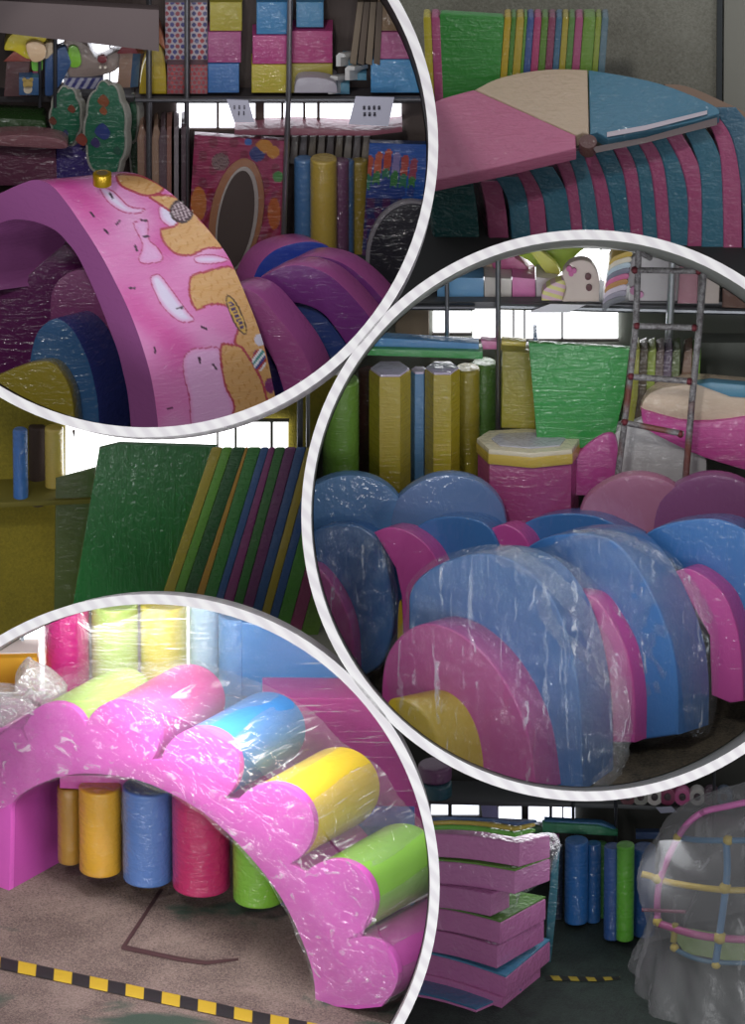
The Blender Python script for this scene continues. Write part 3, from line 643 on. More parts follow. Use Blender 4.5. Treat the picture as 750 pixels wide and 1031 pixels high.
# toys on the shelf
box = lambda x0, y0, x1, y1, w, h, lab, cat='foam block', grp=None, d=.12: tg(box_px(cat.replace(' ', '_'), x0, y0, x1, y1, VW(304, w), d, vinyl(h, .6), bev=.008), lab, cat, grp)
sl = thing('foam_slide', 'low toy beam in blue, white and pink sections on the shelf', 'toy')
for x0, x1, h in ((440, 487, '#5c9cd0'), (487.5, 515, '#d9cfc8'), (515.5, 539, '#e070b4'), (539.5, 562, '#dccfd4')):
    slab('section', [(x0, 279), (x1, 280 + (x1-487)*.02), (x1, 304), (x0, 304)], VW(304, 1.1), .15, vinyl(h, .6), sl, .006)
tg(slab('foam_ramp', [(455, 279), (455, 262), (505, 256), (505, 279)], VW(304, 1.22), .1, vinyl('#d0ad94', .6)), 'beige foam ramp behind the toy beam', 'foam ramp')
tg(slab('foam_ramp', [(492, 258), (502, 248), (528, 266), (538, 279), (500, 279)], VW(304, 1.2), .1, vinyl('#c2508a', .6)), 'raspberry pink foam ramp behind the toy beam', 'foam ramp')
tg(slab('foam_curve', sm([(506, 250), (530, 262), (552, 280), (566, 274), (576, 262), (590, 250), (620, 236), (560, 225), (515, 238)], 4, True), VW(304, 1.24), .1, vinyl('#a9cf3c', .6), bev=.01), 'large lime green foam curve at the top of the bay', 'foam curve')
tg(slab('foam_curve', sm([(528, 246), (540, 250), (558, 264), (564, 276), (552, 277), (540, 262)], 4, True), VW(304, 1.16), .04, vinyl('#dfe05a', .6), bev=.006), 'small yellow foam strip on the lime green curve', 'foam curve')
tg(slab('foam_wedge', sm([(545, 303), (547, 292), (560, 284), (572, 283), (572, 303)], 3), VW(304, 1.0), .06, stripes('#e2d98c', '#e2bccd', 60, (.3, 0, .95), .5, wrap=.4), bev=.008), 'cream and pink striped foam wedge beside the bear board', 'foam wedge')
def toyboard(poly, w, col, lab, spots, grp=None):
    t = thing('bear_board', lab, 'board', grp); f = VW(306, w)
    slab('board', poly, f, .05, vinyl(col, .5), t, .012)
    for (x, y, r, c, n) in spots: slab(n, ell(x, y, r, r*1.05, n=14), lambda x, y: f(x, y) - .014, .012, vinyl(c, .4), t, .002)
toyboard(sm([(566, 304), (570, 290), (566, 276), (574, 265), (586, 262), (596, 266), (603, 280), (603, 304)], 4) , .96, '#dcc6bd', 'cream board with a pink flower and two dark buttons', [(573, 271, 3, '#d85ea4', 'flower'), (578, 273, 2.6, '#d85ea4', 'flower'), (575, 276, 2.6, '#d85ea4', 'flower'), (592, 279, 3.2, '#6b3a40', 'button'), (593, 290, 3.2, '#6b3a40', 'button')])
toyboard(sm([(632, 306), (634, 292), (629, 280), (634, 262), (650, 252), (672, 248), (700, 256), (706, 306)], 4), 1.06, '#c3bdc0', 'large grey white board with small pink blossoms behind the ladder', [(640, 272, 3, '#d090b0', 'flower'), (638, 293, 4, '#d48ab8', 'flower'), (645, 297, 3, '#d48ab8', 'flower')])
for i, h in enumerate(['#d9b23c', '#e8dcc8', '#b9d0e0', '#7a7a94', '#e0609c', '#cf8a3c', '#d8c8dc', '#9a92a8', '#70707c']):
    y = 256 + i*5.6; x = 616 - i*.9
    tg(slab('foam_strip', sm([(x-3, y+9), (x+3, y+2), (x+18, y-3), (x+20, y+2), (x+6, y+7), (x, y+13)], 3, True), VW(306, 1.0 - i*.004), .1, vinyl(h, .6), bev=.003),
       ['golden', 'cream', 'pale blue', 'slate', 'hot pink', 'orange', 'lilac', 'grey mauve', 'dark grey'][i] + ' curved foam strip in the pile left of the ladder', 'foam strip', 'curved foam strips piled on the shelf')
tg(slab('foam_post', [(686, 250), (704, 252), (702, 306), (682, 306)], VW(306, .99), .08, vinyl('#b97c8c', .6)), 'dusty pink foam post behind the ladder', 'foam post')
tg(slab('foam_board', [(708, 258), (726, 262), (724, 306), (706, 306)], VW(306, 1.0), .08, vinyl('#c9b8b0', .6)), 'cream foam board right of the ladder', 'foam board')
tg(slab('foam_board', [(728, 262), (770, 262), (770, 312), (727, 310)], VW(312, 1.0), .08, vinyl('#6a4638', .6)), 'brown foam board at the right edge of the shelf', 'foam board')

# mats lying on the bolsters, bolsters
tg(slab('foam_mat', [(382, 340), (482, 346), (482, 353), (372, 350)], VW(353, .98), .06, vinyl('#3f86c4', .9, bump=.9), bev=.006), 'blue foam mat lying flat on the green one', 'foam mat', 'flat foam mats over the bolsters')
tg(slab('foam_mat', [(372, 351), (486, 354), (486, 362), (366, 358)], VW(362, .97), .08, vinyl('#3fa050', .9, bump=.9), bev=.006), 'green foam mat lying flat below the blue one', 'foam mat', 'flat foam mats over the bolsters')
tg(slab('foam_mat', [(484, 343), (500, 344), (500, 352), (486, 352)], VW(353, 1.0), .05, vinyl('#d06aa0', .9), bev=.006), 'small pink foam mat end by the rack pole', 'foam mat')
tg(slab('foam_mat', [(505, 343), (530, 345), (528, 354), (504, 353)], VW(353, 1.0), .05, vinyl('#d6c23c', .9), bev=.006), 'small yellow foam mat right of the rack pole', 'foam mat')
bl = lambda x, yt, r, h, w, lab, yb=500: tg(vcyl('bolster', x, yt, yb, r, w + .2, vinyl(h, .9, bump=.9, scale=(6, 6, 40))), lab, 'bolster', 'upright bolsters in the middle bay')
bl(343, 378, 19, '#6a9c2c', .98, 'green bolster at the left rim of the bay')
bl(371, 368, 11, '#5a2f2c', 1.16, 'dark brown bolster between green and yellow ones')
bl(470, 366, 13, '#9c8c1c', 1.16, 'olive bolster behind the second yellow one')
bl(487, 360, 13, '#4c7c24', 1.24, 'dark green bolster left of the rack pole')
def hexcol(x0, x1, yt, h, w, lab, top='#c9b8d8'):
    t = thing('hexagonal_bolster', lab, 'bolster'); m = (x0+x1)/2; r = (x1-x0)/2*S
    w += .2; b = P(m, 500, w); hh = (500-yt)*S/math.cos(TH)
    A = [b + Vector((r*math.cos(PI/3*k), r*math.sin(PI/3*k), hh)) for k in range(6)]; B = [p - Vector((0, 0, hh)) for p in A]
    obj('body', prism_bm(A, B, .008), vinyl(h, .9, bump=.9, scale=(6, 6, 40)), t)
    A = [b + Vector((r*.93*math.cos(PI/3*k), r*.93*math.sin(PI/3*k), hh+.008)) for k in range(6)]
    obj('top_cap', prism_bm(A, [p - Vector((0, 0, .012)) for p in A], .003), vinyl(top, .9, bump=.9), t)
hexcol(371, 414, 369, '#b8a014', .96, 'wide yellow hexagonal bolster with a lilac top')
hexcol(413, 431, 370, '#4a7fb4', 1.0, 'narrow blue hexagonal bolster between two yellow ones')
hexcol(427, 463, 368, '#b49e16', .96, 'second yellow hexagonal bolster right of the blue one')
tg(slab('foam_slab', [(505, 353), (536, 355), (540, 434), (504, 432)], VW(440, 1.1), .12, vinyl('#958a14', .9, bump=.9), bev=.02), 'olive yellow foam slab standing right of the rack pole', 'foam slab')
tg(slab('foam_slab', [(537, 346), (541, 346), (547, 434), (541, 434)], VW(440, 1.08), .2, vinyl('#3a70a8', .9), bev=.004), 'thin blue foam slab edge beside the green mat', 'foam slab')
tg(slab('foam_slab', [(525, 362), (533, 362), (536, 440), (528, 440)], VW(440, 1.16), .1, vinyl('#5c3c68', .9), bev=.004), 'dull purple foam slab behind the olive one', 'foam slab')
mat_g = lambda h: vinyl(h, 1, bump=.9, scale=(3, 3, 30), rot=(.2, .2, .1))
tg(slab('foam_mat', [(532, 345), (634, 351), (628, 400), (616, 452), (541, 450)], VW(450, 1.0), .03, mat_g('#249438'), bev=.006), 'large bright green foam mat standing under the windows', 'foam mat')
for i, (h, nm) in enumerate((('#8c8c24', 'olive'), ('#4a3a20', 'brown'), ('#7a8c24', 'yellow green'), ('#55423c', 'dark brown'), ('#4a3850', 'plum'), ('#4a5a28', 'moss green'), ('#6a4a34', 'russet'), ('#68a02c', 'light green'))):
    x = 636 + i*8.2 + (4 if i > 5 else 0)
    tg(slab('foam_mat', rr([(x, 354), (x+8.4, 351), (x+6, 400), (x-2, 452), (x-13, 452)], 2), VW(450, 1.02 + i*.012), .12, vinyl(h, .9), bev=.006), nm + ' foam mat seen edge on behind the ladder', 'foam mat', 'foam mats stood edge on behind the ladder')
tg(slab('wall_cabinet', [(702, 345), (760, 345), (760, 460), (702, 460)], VW(460, 1.3), .1, plain('#62655f')), 'dark grey cabinet side at the right edge behind the discs', 'cabinet')

# open octagonal ring, discs
t = thing('octagonal_tub', 'yellow and pink octagonal foam tub with a silvery white rim', 'foam tub')
z = P(530, 440, 1.0).z
oc = [(480, 441), (492, 433), (530, 431), (570, 433), (584, 441), (576, 452), (536, 456), (492, 452)]
hslab('rim', oc, z, .03, vinyl('#d0c4a8', 1, bump=1), t, .008)
hslab('yellow_band', [(532+(x-532)*1.01, 443+(y-443)*1.05+4) for x, y in oc], z-.02, .05, vinyl('#c8a838', .8), t, .006)
hslab('side_wall', [(532+(x-532)*.98, y+12) for x, y in oc], z-.06, .35, vinyl('#a83c78', .9), t, .006)
hslab('hollow', [(532+(x-532)*.72, 442.5+(y-443)*.62) for x, y in oc], z+.006, .006, vinyl('#a9a6b6', 1, bump=1.2), t, .002)
def disccol(a, b, fn):
    return fn
t = thing('foam_disc', 'large cream topped disc with a film wrapped magenta lower half', 'foam disc', 'discs lying at the right behind the arches')
slab('lower_half', sm([(645, 418), (650, 432), (672, 445), (710, 462), (770, 480)], 4) + [(800, 480), (800, 400)] + sm([(760, 418), (700, 425), (645, 412)], 4), VW(470, 1.0), .12, vinyl('#c43c90', 1, bump=1.2, scale=(4, 4, 30)), t, .02)
slab('upper_half', sm([(644, 414), (650, 400), (666, 391), (700, 387), (740, 390), (800, 396)], 5) + sm([(800, 430), (740, 424), (700, 424), (655, 424)], 4), VW(424, .93), .12, vinyl('#cdb49a', 1, bump=1.2), t, .02)
slab('blue_sector', [(700, 387), (716, 385), (800, 392), (800, 405), (735, 400)], VW(424, .91), .05, vinyl('#4a88a8', .8), t, .01)
t = thing('foam_disc', 'grey white disc with a pink sector behind the ladder foot', 'foam disc', 'discs lying at the right behind the arches')
slab('white_sector', sm([(612, 440), (640, 424), (668, 418), (700, 430), (712, 460)], 4) + [(712, 500), (600, 500)], VW(480, 1.06), .1, vinyl('#b5b2b4', 1, bump=1), t, .02)
slab('pink_sector', sm([(578, 462), (592, 447), (612, 436), (622, 446), (626, 500)], 4) + [(578, 500)], VW(480, 1.04), .1, vinyl('#b83c8c', 1, bump=1), t, .02)
# ladder
t = thing('metal_ladder', 'rusty grey metal ladder standing in front of the shelf', 'ladder'); sm_ = dirty('#4a4446', '#8c8a8c', 30, .4, 'rusty_steel', '#6a3c34')
lw = VW(480, .88)
tube('stile', [(643, 250, lw(0, 250)), (640, 330, lw(0, 330)), (632, 400, lw(0, 400)), (622, 478, lw(0, 478))], 3.4, sm_, t, 12)
tube('stile', [(709, 268, lw(0, 268)), (704, 330, lw(0, 330)), (697, 400, lw(0, 400)), (690, 485, lw(0, 485))], 3.6, sm_, t, 12)
tube('hook', [(643, 251, lw(0, 250)), (648, 256, lw(0, 250)+.02), (655, 260, lw(0, 250)+.05)], 3, sm_, t)
for a, b in (((636, 272), (706, 273)), ((638, 328), (702, 330)), ((632, 379), (697, 384)), ((626, 425), (688, 437))):
    tube('rung', [(a[0], a[1], lw(*a)-.01), (b[0], b[1], lw(*b)-.01)], 3.2, sm_, t, 12)
    for q in (a, b): obj('weld', ball_bm(P(q[0]+3*(1 if q is a else -1), q[1], lw(*q)-.012), 4*S), plain('#6a2c34', .6, .5, 'rust'), t)
0 and tg(vcyl('bolster', 560, 470, 560, 30, 1.1, vinyl('#7c5f9c', .9)), 'mauve bolster behind the rainbow arches, middle', 'bolster')
for i, (x, h, nm) in enumerate(((350, '#4f80b8', 'left'), (450, '#5a7ab0', 'centre left'), (640, '#b06a8c', 'centre right'), (715, '#8c4a80', 'right'))):
    tg(slab('foam_arch', sm([(x-60, 540), (x-52, 505), (x-25, 484), (x+5, 478), (x+35, 486), (x+56, 508), (x+62, 540)], 4) + [(x+62, 640), (x-60, 640)], VW(500, .86 - .004*i), .06, vinyl(h, .9, bump=.5, scale=(14, 14, 5)), bev=.02), 'film wrapped half arch in the back row, ' + nm, 'foam arch', 'film wrapped arches in the back row')

# rainbow arch sets: nested half discs, outer blue, middle pink, inner yellow
BL = vinyl('#2f6cb4', .8, bump=.6, rough=.5, scale=(20, 20, 4), rot=(.2, .5, 0)); PK = vinyl('#c03c94', .8, bump=.6, rough=.5, scale=(20, 20, 4), rot=(.2, .5, 0)); YE = vinyl('#c9a90e', .8, bump=.6, rough=.5, scale=(20, 20, 4), rot=(.2, .5, 0))
fm = film(.025, .13, (34, 34, 2.5), (.15, .45, 0), .09, '#dfe6f2'); fm2 = film(.025, .12, (30, 30, 2.5), (.1, -.5, .2), .09, '#dfe6f2'); fold = film(.05, .16, (30, 30, 30), (.4, .3, .2), .1, '#e6ecf6')
def rainbow(lab, yaw_kx, parts, wrap=None, w0=.4, base=790):
    t = thing('rainbow_arch_set', lab, 'foam arch', 'nested rainbow arch sets wrapped in clear film')
    for nm, mat, poly, ext, w in parts: slab(nm, poly, VW(base, w, yaw_kx, 550), ext, mat, t, .014, 3)
    if wrap: film_over(t, *wrap)
    return t
def fold_strip(t, pts, w, hw, seed=1):
    rnd = random.Random(seed); c = sm(pts, 10); bm = bmesh.new(); rows = []
    for i, (x, y) in enumerate(c):
        a = c[max(0, i-1)]; b = c[min(len(c)-1, i+1)]; l = math.hypot(b[0]-a[0], b[1]-a[1]) or 1; nx, ny = -(b[1]-a[1])/l, (b[0]-a[0])/l
        rows.append([bm.verts.new(P(x + nx*hw*k/3 + rnd.uniform(-1.6, 1.6), y + ny*hw*k/3 + rnd.uniform(-1.6, 1.6), w(x, y) + rnd.uniform(-.02, .01) + .01*abs(k))) for k in range(-3, 4)])
    for a, b in zip(rows, rows[1:]):
        for k in range(6): bm.faces.new((a[k], b[k], b[k+1], a[k+1]))
    return obj('wrap_fold', bm, fold, t, sharp=20)
def film_over(t, poly, w, mat=None, bulge=.05, amp=.012, seed=1):
    """crumpled film stretched over an object: a fan grid from the middle to the outline, bulging forward"""
    cx = sum(p[0] for p in poly)/len(poly); cy = sum(p[1] for p in poly)/len(poly)
    bm = bmesh.new(); rows = []; K = 14; n = len(poly); rnd = random.Random(seed); ph = [rnd.uniform(0, 6) for _ in range(6)]
    for j in range(1, K + 1):
        f = j / K; row = []
        for i, (x, y) in enumerate(poly):
            X = cx + (x-cx)*f; Y = cy + (y-cy)*f
            d = -bulge*(1 - f**4) + amp*(math.sin(i*.9+ph[0]) * math.sin(j*.8+ph[1]) + .7*math.sin(X*.21+Y*.13+ph[2]) + .5*math.sin(X*.5-Y*.3+ph[3]))
            if f > .93: d += .10
            row.append(bm.verts.new(P(X, Y, w(X, Y) + d)))
        rows.append(row)
    c = bm.verts.new(P(cx, cy, w(cx, cy) - bulge))
    for i in range(n): bm.faces.new((c, rows[0][i], rows[0][(i+1) % n]))
    for a, b in zip(rows, rows[1:]):
        for i in range(n): bm.faces.new((a[i], b[i], b[(i+1) % n], a[(i+1) % n]))
    return obj('plastic_wrap', bm, mat or fm, t, sharp=180)
# left set cut by the rim
rainbow('rainbow arch set at the left rim with its pink inner arch low', -.2, [
    ('outer_arch', BL, sm([(280, 640), (290, 560), (316, 534), (345, 528), (368, 534), (384, 554), (393, 590), (396, 632), (384, 668), (362, 682)], 5) + [(330, 690), (280, 690)], (12, -6, .16), .95),
    ('middle_arch', PK, sm([(290, 575), (312, 568), (328, 580), (344, 604), (354, 634), (356, 672)], 5) + [(356, 690), (290, 690)], (10, -4, .1), .86)],
    (sm([(300, 560), (330, 528), (366, 530), (390, 552), (400, 592), (402, 634), (388, 672), (362, 686), (330, 680), (300, 640)], 5, True), VW(700, .86), fm, .03), base=700)
rainbow('rainbow arch set behind and left of the front one, pink arch showing', -.2, [
    ('outer_arch', BL, sm([(404, 560), (420, 530), (450, 520), (486, 526), (502, 548), (508, 580)], 5) + [(508, 690), (404, 690)], (14, -6, .2), .98),
    ('middle_arch', PK, sm([(376, 536), (392, 531), (412, 536), (432, 552), (444, 575), (448, 600)], 5) + [(448, 700), (408, 700), (404, 600), (398, 572), (384, 548)], (14, -5, .12), .86),
    ('inner_arch', YE, sm([(400, 640), (401, 612), (404, 606), (410, 640)], 3) + [(410, 700), (400, 700)], (4, -2, .05), .9)], None, base=700)
rainbow('rainbow arch set in the gap above the front one, mostly hidden', -.2, [
    ('outer_arch', BL, sm([(512, 560), (524, 530), (556, 518), (600, 520), (640, 540)], 5) + [(640, 690), (512, 690)], (14, -6, .2), 1.12),
    ('middle_arch', PK, sm([(494, 532), (508, 528), (524, 536), (534, 552), (540, 580)], 5) + [(540, 690), (500, 690)], (14, -5, .12), 1.0)], None, base=700)
rainbow('rainbow arch set at the right edge with pink arch below the blue', -.3, [
    ('outer_arch', BL, sm([(636, 560), (652, 536), (690, 524), (735, 526), (790, 560)], 5) + [(790, 700), (733, 700), (733, 616), (700, 580)], (14, -6, .2), .86),
    ('middle_arch', PK, sm([(678, 576), (694, 573), (716, 586), (733, 607), (745, 650), (748, 706)], 5) + [(735, 708), (716, 700), (714, 640)], (16, -6, .12), .74)], None, base=720)
# second row right of the front set
rainbow('rainbow arch set standing behind and right of the front one', -.5, [
    ('outer_arch', BL, sm([(520, 590), (523, 560), (542, 544), (566, 538), (594, 538), (618, 546), (640, 570), (660, 606), (676, 650), (682, 692), (682, 740)], 5) + [(640, 746), (560, 746)], (34, -10, .2), .62),
    ('middle_arch', PK, sm([(560, 600), (574, 597), (596, 601), (612, 620), (630, 655), (638, 700), (638, 748)], 5) + [(560, 748)], (28, -10, .14), .52)],
    (sm([(530, 560), (548, 545), (590, 533), (650, 543), (688, 570), (720, 622), (724, 680), (714, 738), (684, 742), (640, 752), (600, 700), (560, 620)], 4, True), VW(746, .50, -.3, 620), fm2, .05, .012, 4), base=746)
fold_strip([o for o in C.objects if o.name.startswith('rainbow_arch_set') and not o.parent][-1], [(578, 538), (620, 540), (656, 556), (690, 584), (716, 626)], VW(746, .40, -.3, 620), 5, 7)
# the front set
rainbow('front rainbow arch set in crumpled clear film, yellow arch at lower left', -.5, [
    ('outer_arch', BL, sm([(411, 700), (411, 625), (414, 592), (438, 570), (476, 558), (510, 562), (540, 582), (562, 616), (576, 660), (584, 715), (586, 796)], 6) + [(500, 800), (411, 800)], (34, -9, .22), .30),
    ('middle_arch', PK, sm([(384, 720), (384, 686), (390, 658), (408, 636), (432, 628), (462, 638), (492, 664), (516, 700), (532, 742), (540, 797)], 6) + [(384, 800)], (28, -8, .16), .09),
    ('inner_arch', YE, sm([(388, 740), (389, 710), (396, 703), (412, 706), (428, 720), (440, 744), (446, 774), (446, 800)], 5) + [(388, 800)], (44, -9, .10), -.10)],
    (sm([(392, 700), (388, 660), (408, 620), (410, 590), (440, 562), (500, 548), (560, 560), (600, 588), (626, 640), (638, 700), (634, 750), (612, 792), (560, 798), (500, 790), (440, 770), (400, 730)], 5, True), VW(796, -.12, -.45, 560), fm, .02, .012, 9), base=796)
ft_ = [o for o in C.objects if o.name.startswith('rainbow_arch_set') and not o.parent][-1]
fold_strip(ft_, [(500, 556), (540, 574), (576, 606), (604, 650), (622, 700), (628, 740)], VW(796, .0, -.45, 560), 10, 2)
fold_strip(ft_, [(544, 594), (556, 630), (590, 662), (612, 690)], VW(796, .0, -.45, 560), 7, 3)
fold_strip(ft_, [(628, 740), (620, 772), (600, 792)], VW(796, .0, -.45, 560), 8, 5)
# ================= bottom left bay: flower arch and bolsters in film
BAY = 5; WOFF = .44
def q5(x, y): return (x/1.667, 590 + y/1.667)
zf5 = P(200, 1015, .22).z
A = [onF(x, y, zf5) for x, y in ((-200, 1038), (520, 1038), (520, 800), (-200, 800))]
struct(obj('floor', prism_bm(A, [p - Vector((0, 0, .01)) for p in A]), dirty('#4e403b', '#87766e', 3.5, .85, 'speckled_stone_floor', '#35463a', 130, .62)))
W5 = VW(880, 1.86)
struct(slab('wall_bottom_left', [(-180, 560), (480, 560), (480, 900), (-180, 900)], lambda x, y: W5(x, y), .02, plain('#b8b2b0')))
g5 = glow('#ffffff', 2.4, 'daylight_pane_near')
window(7, [(-20, 585, 50, 700)], lambda x, y: W5(x, y) - .03, bars=[(21, 24)], wm='#9aa6ac', g=g5)
window(8, [(176, 596, 220, 692)], lambda x, y: W5(x, y) - .03, wm='#c8d0d8', g=g5)
col5 = lambda n, h, x0, x1, yt, yb, w, lab, grp: tg(vcyl('bolster', (q5(x0, 0)[0]+q5(x1, 0)[0])/2, q5(0, yt)[1], q5(0, yb)[1], (x1-x0)/3.334, w, vinyl(h, 1, bump=.9, scale=(7, 7, 26), rot=(.5, .3, .4))), lab, 'bolster', grp)
G1 = 'bolsters along the back of the flower arch bay'
for h, x0, x1, lab in (('#d81c84', 74, 152, 'hot pink bolster at the back, first from the left'), ('#b9de5e', 153, 234, 'pale green bolster at the back beside the hot pink one'), ('#eadb1c', 235, 316, 'bright yellow bolster at the back beside the pale green one'),
                       ('#a9cfe6', 317, 372, 'very pale blue bolster at the back in the window light')):
    col5(0, h, x0, x1, 20, 190, 1.48, lab, G1)
col5(0, '#4f92d6', 366, 430, 40, 210, 1.42, 'sky blue bolster at the back left of the long blue beam', G1)
def qs(*p): return [q5(*a) for a in p]
tg(slab('foam_beam', qs((405, 60), (760, 90), (760, 188), (405, 186)), VW(q5(0, 188)[1], 1.28), .12, vinyl('#3f8cd8', .8, bump=.6, scale=(5, 60, 5)), bev=.012), 'long sky blue foam beam over the big magenta block', 'foam beam')
tg(slab('foam_block', qs((440, 187), (760, 190), (760, 402), (520, 402)), VW(q5(0, 402)[1], 1.22), .2, vinyl('#c42f94', .8, bump=.6, scale=(5, 60, 5)), bev=.012), 'big magenta foam block behind the flower arch', 'foam block')
tg(slab('foam_block', qs((560, 403), (696, 404), (696, 560), (560, 560)), VW(q5(0, 560)[1], 1.0), .2, vinyl('#2f62b4', .8), bev=.012), 'blue foam block below the magenta one at the right', 'foam block')
tg(slab('foam_block', qs((697, 404), (760, 404), (760, 590), (697, 570)), VW(q5(0, 570)[1], .98), .2, vinyl('#a01c74', .8), bev=.012), 'dark magenta foam block at the lower right rim', 'foam block')
t = thing('plastic_film', 'clear film stretched sideways over the blue beam and magenta block', 'plastic film')
import_poly = qs((130, 20), (420, 10), (760, 120), (760, 400), (560, 400), (440, 230), (300, 170), (130, 165))
pw = []
for a, b in zip(import_poly, import_poly[1:] + import_poly[:1]): pw += [(a[0] + (b[0]-a[0])*k/5, a[1] + (b[1]-a[1])*k/5) for k in range(5)]
FILM_LATER = (t, pw)
# left clutter
o = thing('cardboard_box', 'yellow orange cardboard box with a pale edge at the left', 'box')
slab('box', qs((-40, 122), (62, 120), (66, 178), (-40, 180)), VW(q5(0, 180)[1], 1.3), .2, plain('#c8921c'), o, .004)
slab('lid_edge', qs((-40, 112), (64, 112), (64, 121), (-40, 123)), VW(q5(0, 122)[1], 1.28), .2, plain('#d0c4c0'), o, .004)
for p, lab in ((((24, 176), (44, 142), (60, 150), (84, 160), (112, 190), (90, 210), (60, 196)), 'crumpled white film pile beside the yellow box'), (((-30, 190), (20, 186), (60, 200), (66, 230), (30, 250), (-30, 250)), 'crumpled white film behind the first petal')):
    bm = None; tg(slab('film_pile', sm(qs(*p), 4, True), VW(700, 1.0), .14, film(.35, .35, (20, 20, 20)), bev=.02), lab, 'plastic film')
# bolsters seen through the arch
G2 = 'bolsters seen through the flower arch opening'
for h, x0, x1, yb, w, lab in (('#a8781c', 96, 138, 462, 1.20, 'dark amber bolster seen through the arch, leftmost'), ('#dca014', 132, 206, 476, 1.12, 'amber yellow bolster seen through the arch'), ('#4a78c4', 205, 292, 490, 1.06, 'blue bolster wrapped in film seen through the arch'),
                              ('#cc1462', 288, 388, 503, .98, 'crimson pink bolster seen through the arch'), ('#7cc42c', 390, 480, 524, .88, 'lime green bolster seen through the arch, rightmost')):
    col5(0, h, x0, x1, 330, yb, w, lab, G2)
tg(slab('foam_beam', qs((100, 318), (300, 318), (430, 360), (430, 390), (290, 350), (100, 340)), VW(q5(0, 400)[1], 1.06), .1, vinyl('#d84cb0', .8), bev=.008), 'pink foam beam lying on the bolsters inside the arch', 'foam beam')
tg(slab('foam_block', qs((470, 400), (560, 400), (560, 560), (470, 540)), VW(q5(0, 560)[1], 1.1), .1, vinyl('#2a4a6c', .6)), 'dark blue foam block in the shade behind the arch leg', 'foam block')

# flower arch
yaw = 52; anc = q5(530, 700) + (.30,); nrm = yawvec(yaw); LEN = .44; FT = .03
petals = [  # centre, radius, start angle, end angle (image, anticlockwise from right), colour, name
    (12, 290, 52, 150, 10, '#e878c8', 'pink'),
    (92, 250, 54, 166, 22, '#a8d05c', 'light green'),
    (204, 254, 63, 166, -12, '#d8489c', 'rose pink'),
    (336, 304, 66, 145, -28, '#2f80cc', 'blue'),
    (456, 402, 71, 120, -40, '#e8c41c', 'yellow'),
    (562, 528, 68, 112, -54, '#86c83c', 'green'),
    (606, 650, 62, 72, -62, '#d24cb4', 'magenta')]
inner = [(14, 545), (16, 480), (18, 400), (22, 362), (60, 335), (110, 318), (160, 315), (230, 325), (300, 355), (360, 395), (420, 455), (470, 520), (505, 590), (525, 650), (530, 702)]
outer = []
for cx, cy, r, a0, a1, h, nm in petals:
    arc = [(cx + r*math.cos(math.radians(a0 + 25 + (a1-a0-50)*i/40)), cy - r*math.sin(math.radians(a0 + 25 + (a1-a0-50)*i/40))) for i in range(41)]
    outer.append([p for p in arc if all((p[0]-q[0])**2 + (p[1]-q[1])**2 >= q[2]**2*.998 for q in petals if q[0] != cx)])
op = [(-120, 545), (-120, 330), (-60, 270)]
for o_ in outer: op += o_
op = [p for p in op if p[1] < 700] + [(640, 706), (600, 710)]
full = qs(*op) + qs(*sm(inner, 3))[::-1]
t = thing('flower_arch', 'big pink foam arch with scalloped petal edge and coloured rolls, in film', 'foam arch')
c0 = P(*anc)
def onA(p, off=0): q = hit(p[0], p[1], c0, nrm); return q + nrm * off
PKF = vinyl('#e052c4', .5, bump=.4, rough=.5, scale=(9, 9, 30), rot=(.8, .2, .5))
A = [onA(p) for p in full]; B = [onA(p, FT) for p in full]
obj('front_panel', prism_bm(A, B, .006), PKF, t)
for (cx, cy, r, a0, a1, h, nm), arc in zip(petals, outer):
    # the nearest points of the opening edge close the roll
    ctr = (cx, cy); near = min(inner, key=lambda p: (p[0]-cx)**2 + (p[1]-cy)**2)
    mid = (cx + (near[0]-cx)*.55, cy + (near[1]-cy)*.55)
    pl = [(cx + (x-cx)*.985, cy + (y-cy)*.985) for x, y in arc] + [mid]
    pl = qs(*pl); o = obj('petal_roll', prism_bm([onA(p, FT+.001) for p in pl], [onA(p, LEN) for p in pl], .006), vinyl(h, .5, bump=.35, rough=.5), t)
    if o: o['label'] = nm + ' petal roll'
ring_out = [(-120, 545), (-120, 350), (-40, 300), (12, 300), (92, 262), (204, 270), (330, 320), (446, 412), (548, 530), (596, 640), (600, 702)]
rp = qs(*ring_out) + qs(*sm(inner, 3))[::-1]
obj('arch_body', prism_bm([onA(p, FT+.0015) for p in rp], [onA(p, LEN-.002) for p in rp], .004), vinyl('#b83ca0', .5, bump=.3), t)
foot = qs((596, 590), (640, 600), (668, 640), (664, 690), (640, 708), (560, 708), (560, 640))
# stretched film: between the petal rims front and back, and across the face
ff = film(.05, .14, (6, 26, 26), (.2, .5, 1.0), .09, '#f4eef4'); ff2 = film(.05, .14, (3, 3, 60), (.6, 1.0, .5), .12, '#ffffff')
hull = [(-60, 215), (40, 190), (92, 194), (150, 192), (204, 189), (270, 212), (336, 236), (410, 280), (458, 330), (520, 370), (552, 420), (590, 462), (624, 510), (640, 580), (664, 640), (668, 668), (652, 700)]
hp = qs(*hull); bm = bmesh.new(); K = 10; rows = []
for j in range(K + 1):
    f = j / K; sag = 0
    rows.append([bm.verts.new(onA((p[0], p[1] + (2.2*math.sin(i*1.3 + j*.4) if 0 < j < K else 0)), -.012 + (LEN+.03)*f) + Vector((0, 0, .006))) for i, p in enumerate(sm(hp, 4))])
for a, b in zip(rows, rows[1:]):
    for i in range(len(a)-1): bm.faces.new((a[i], b[i], b[i+1], a[i+1]))
obj('plastic_wrap', bm, ff2, t, sharp=180)
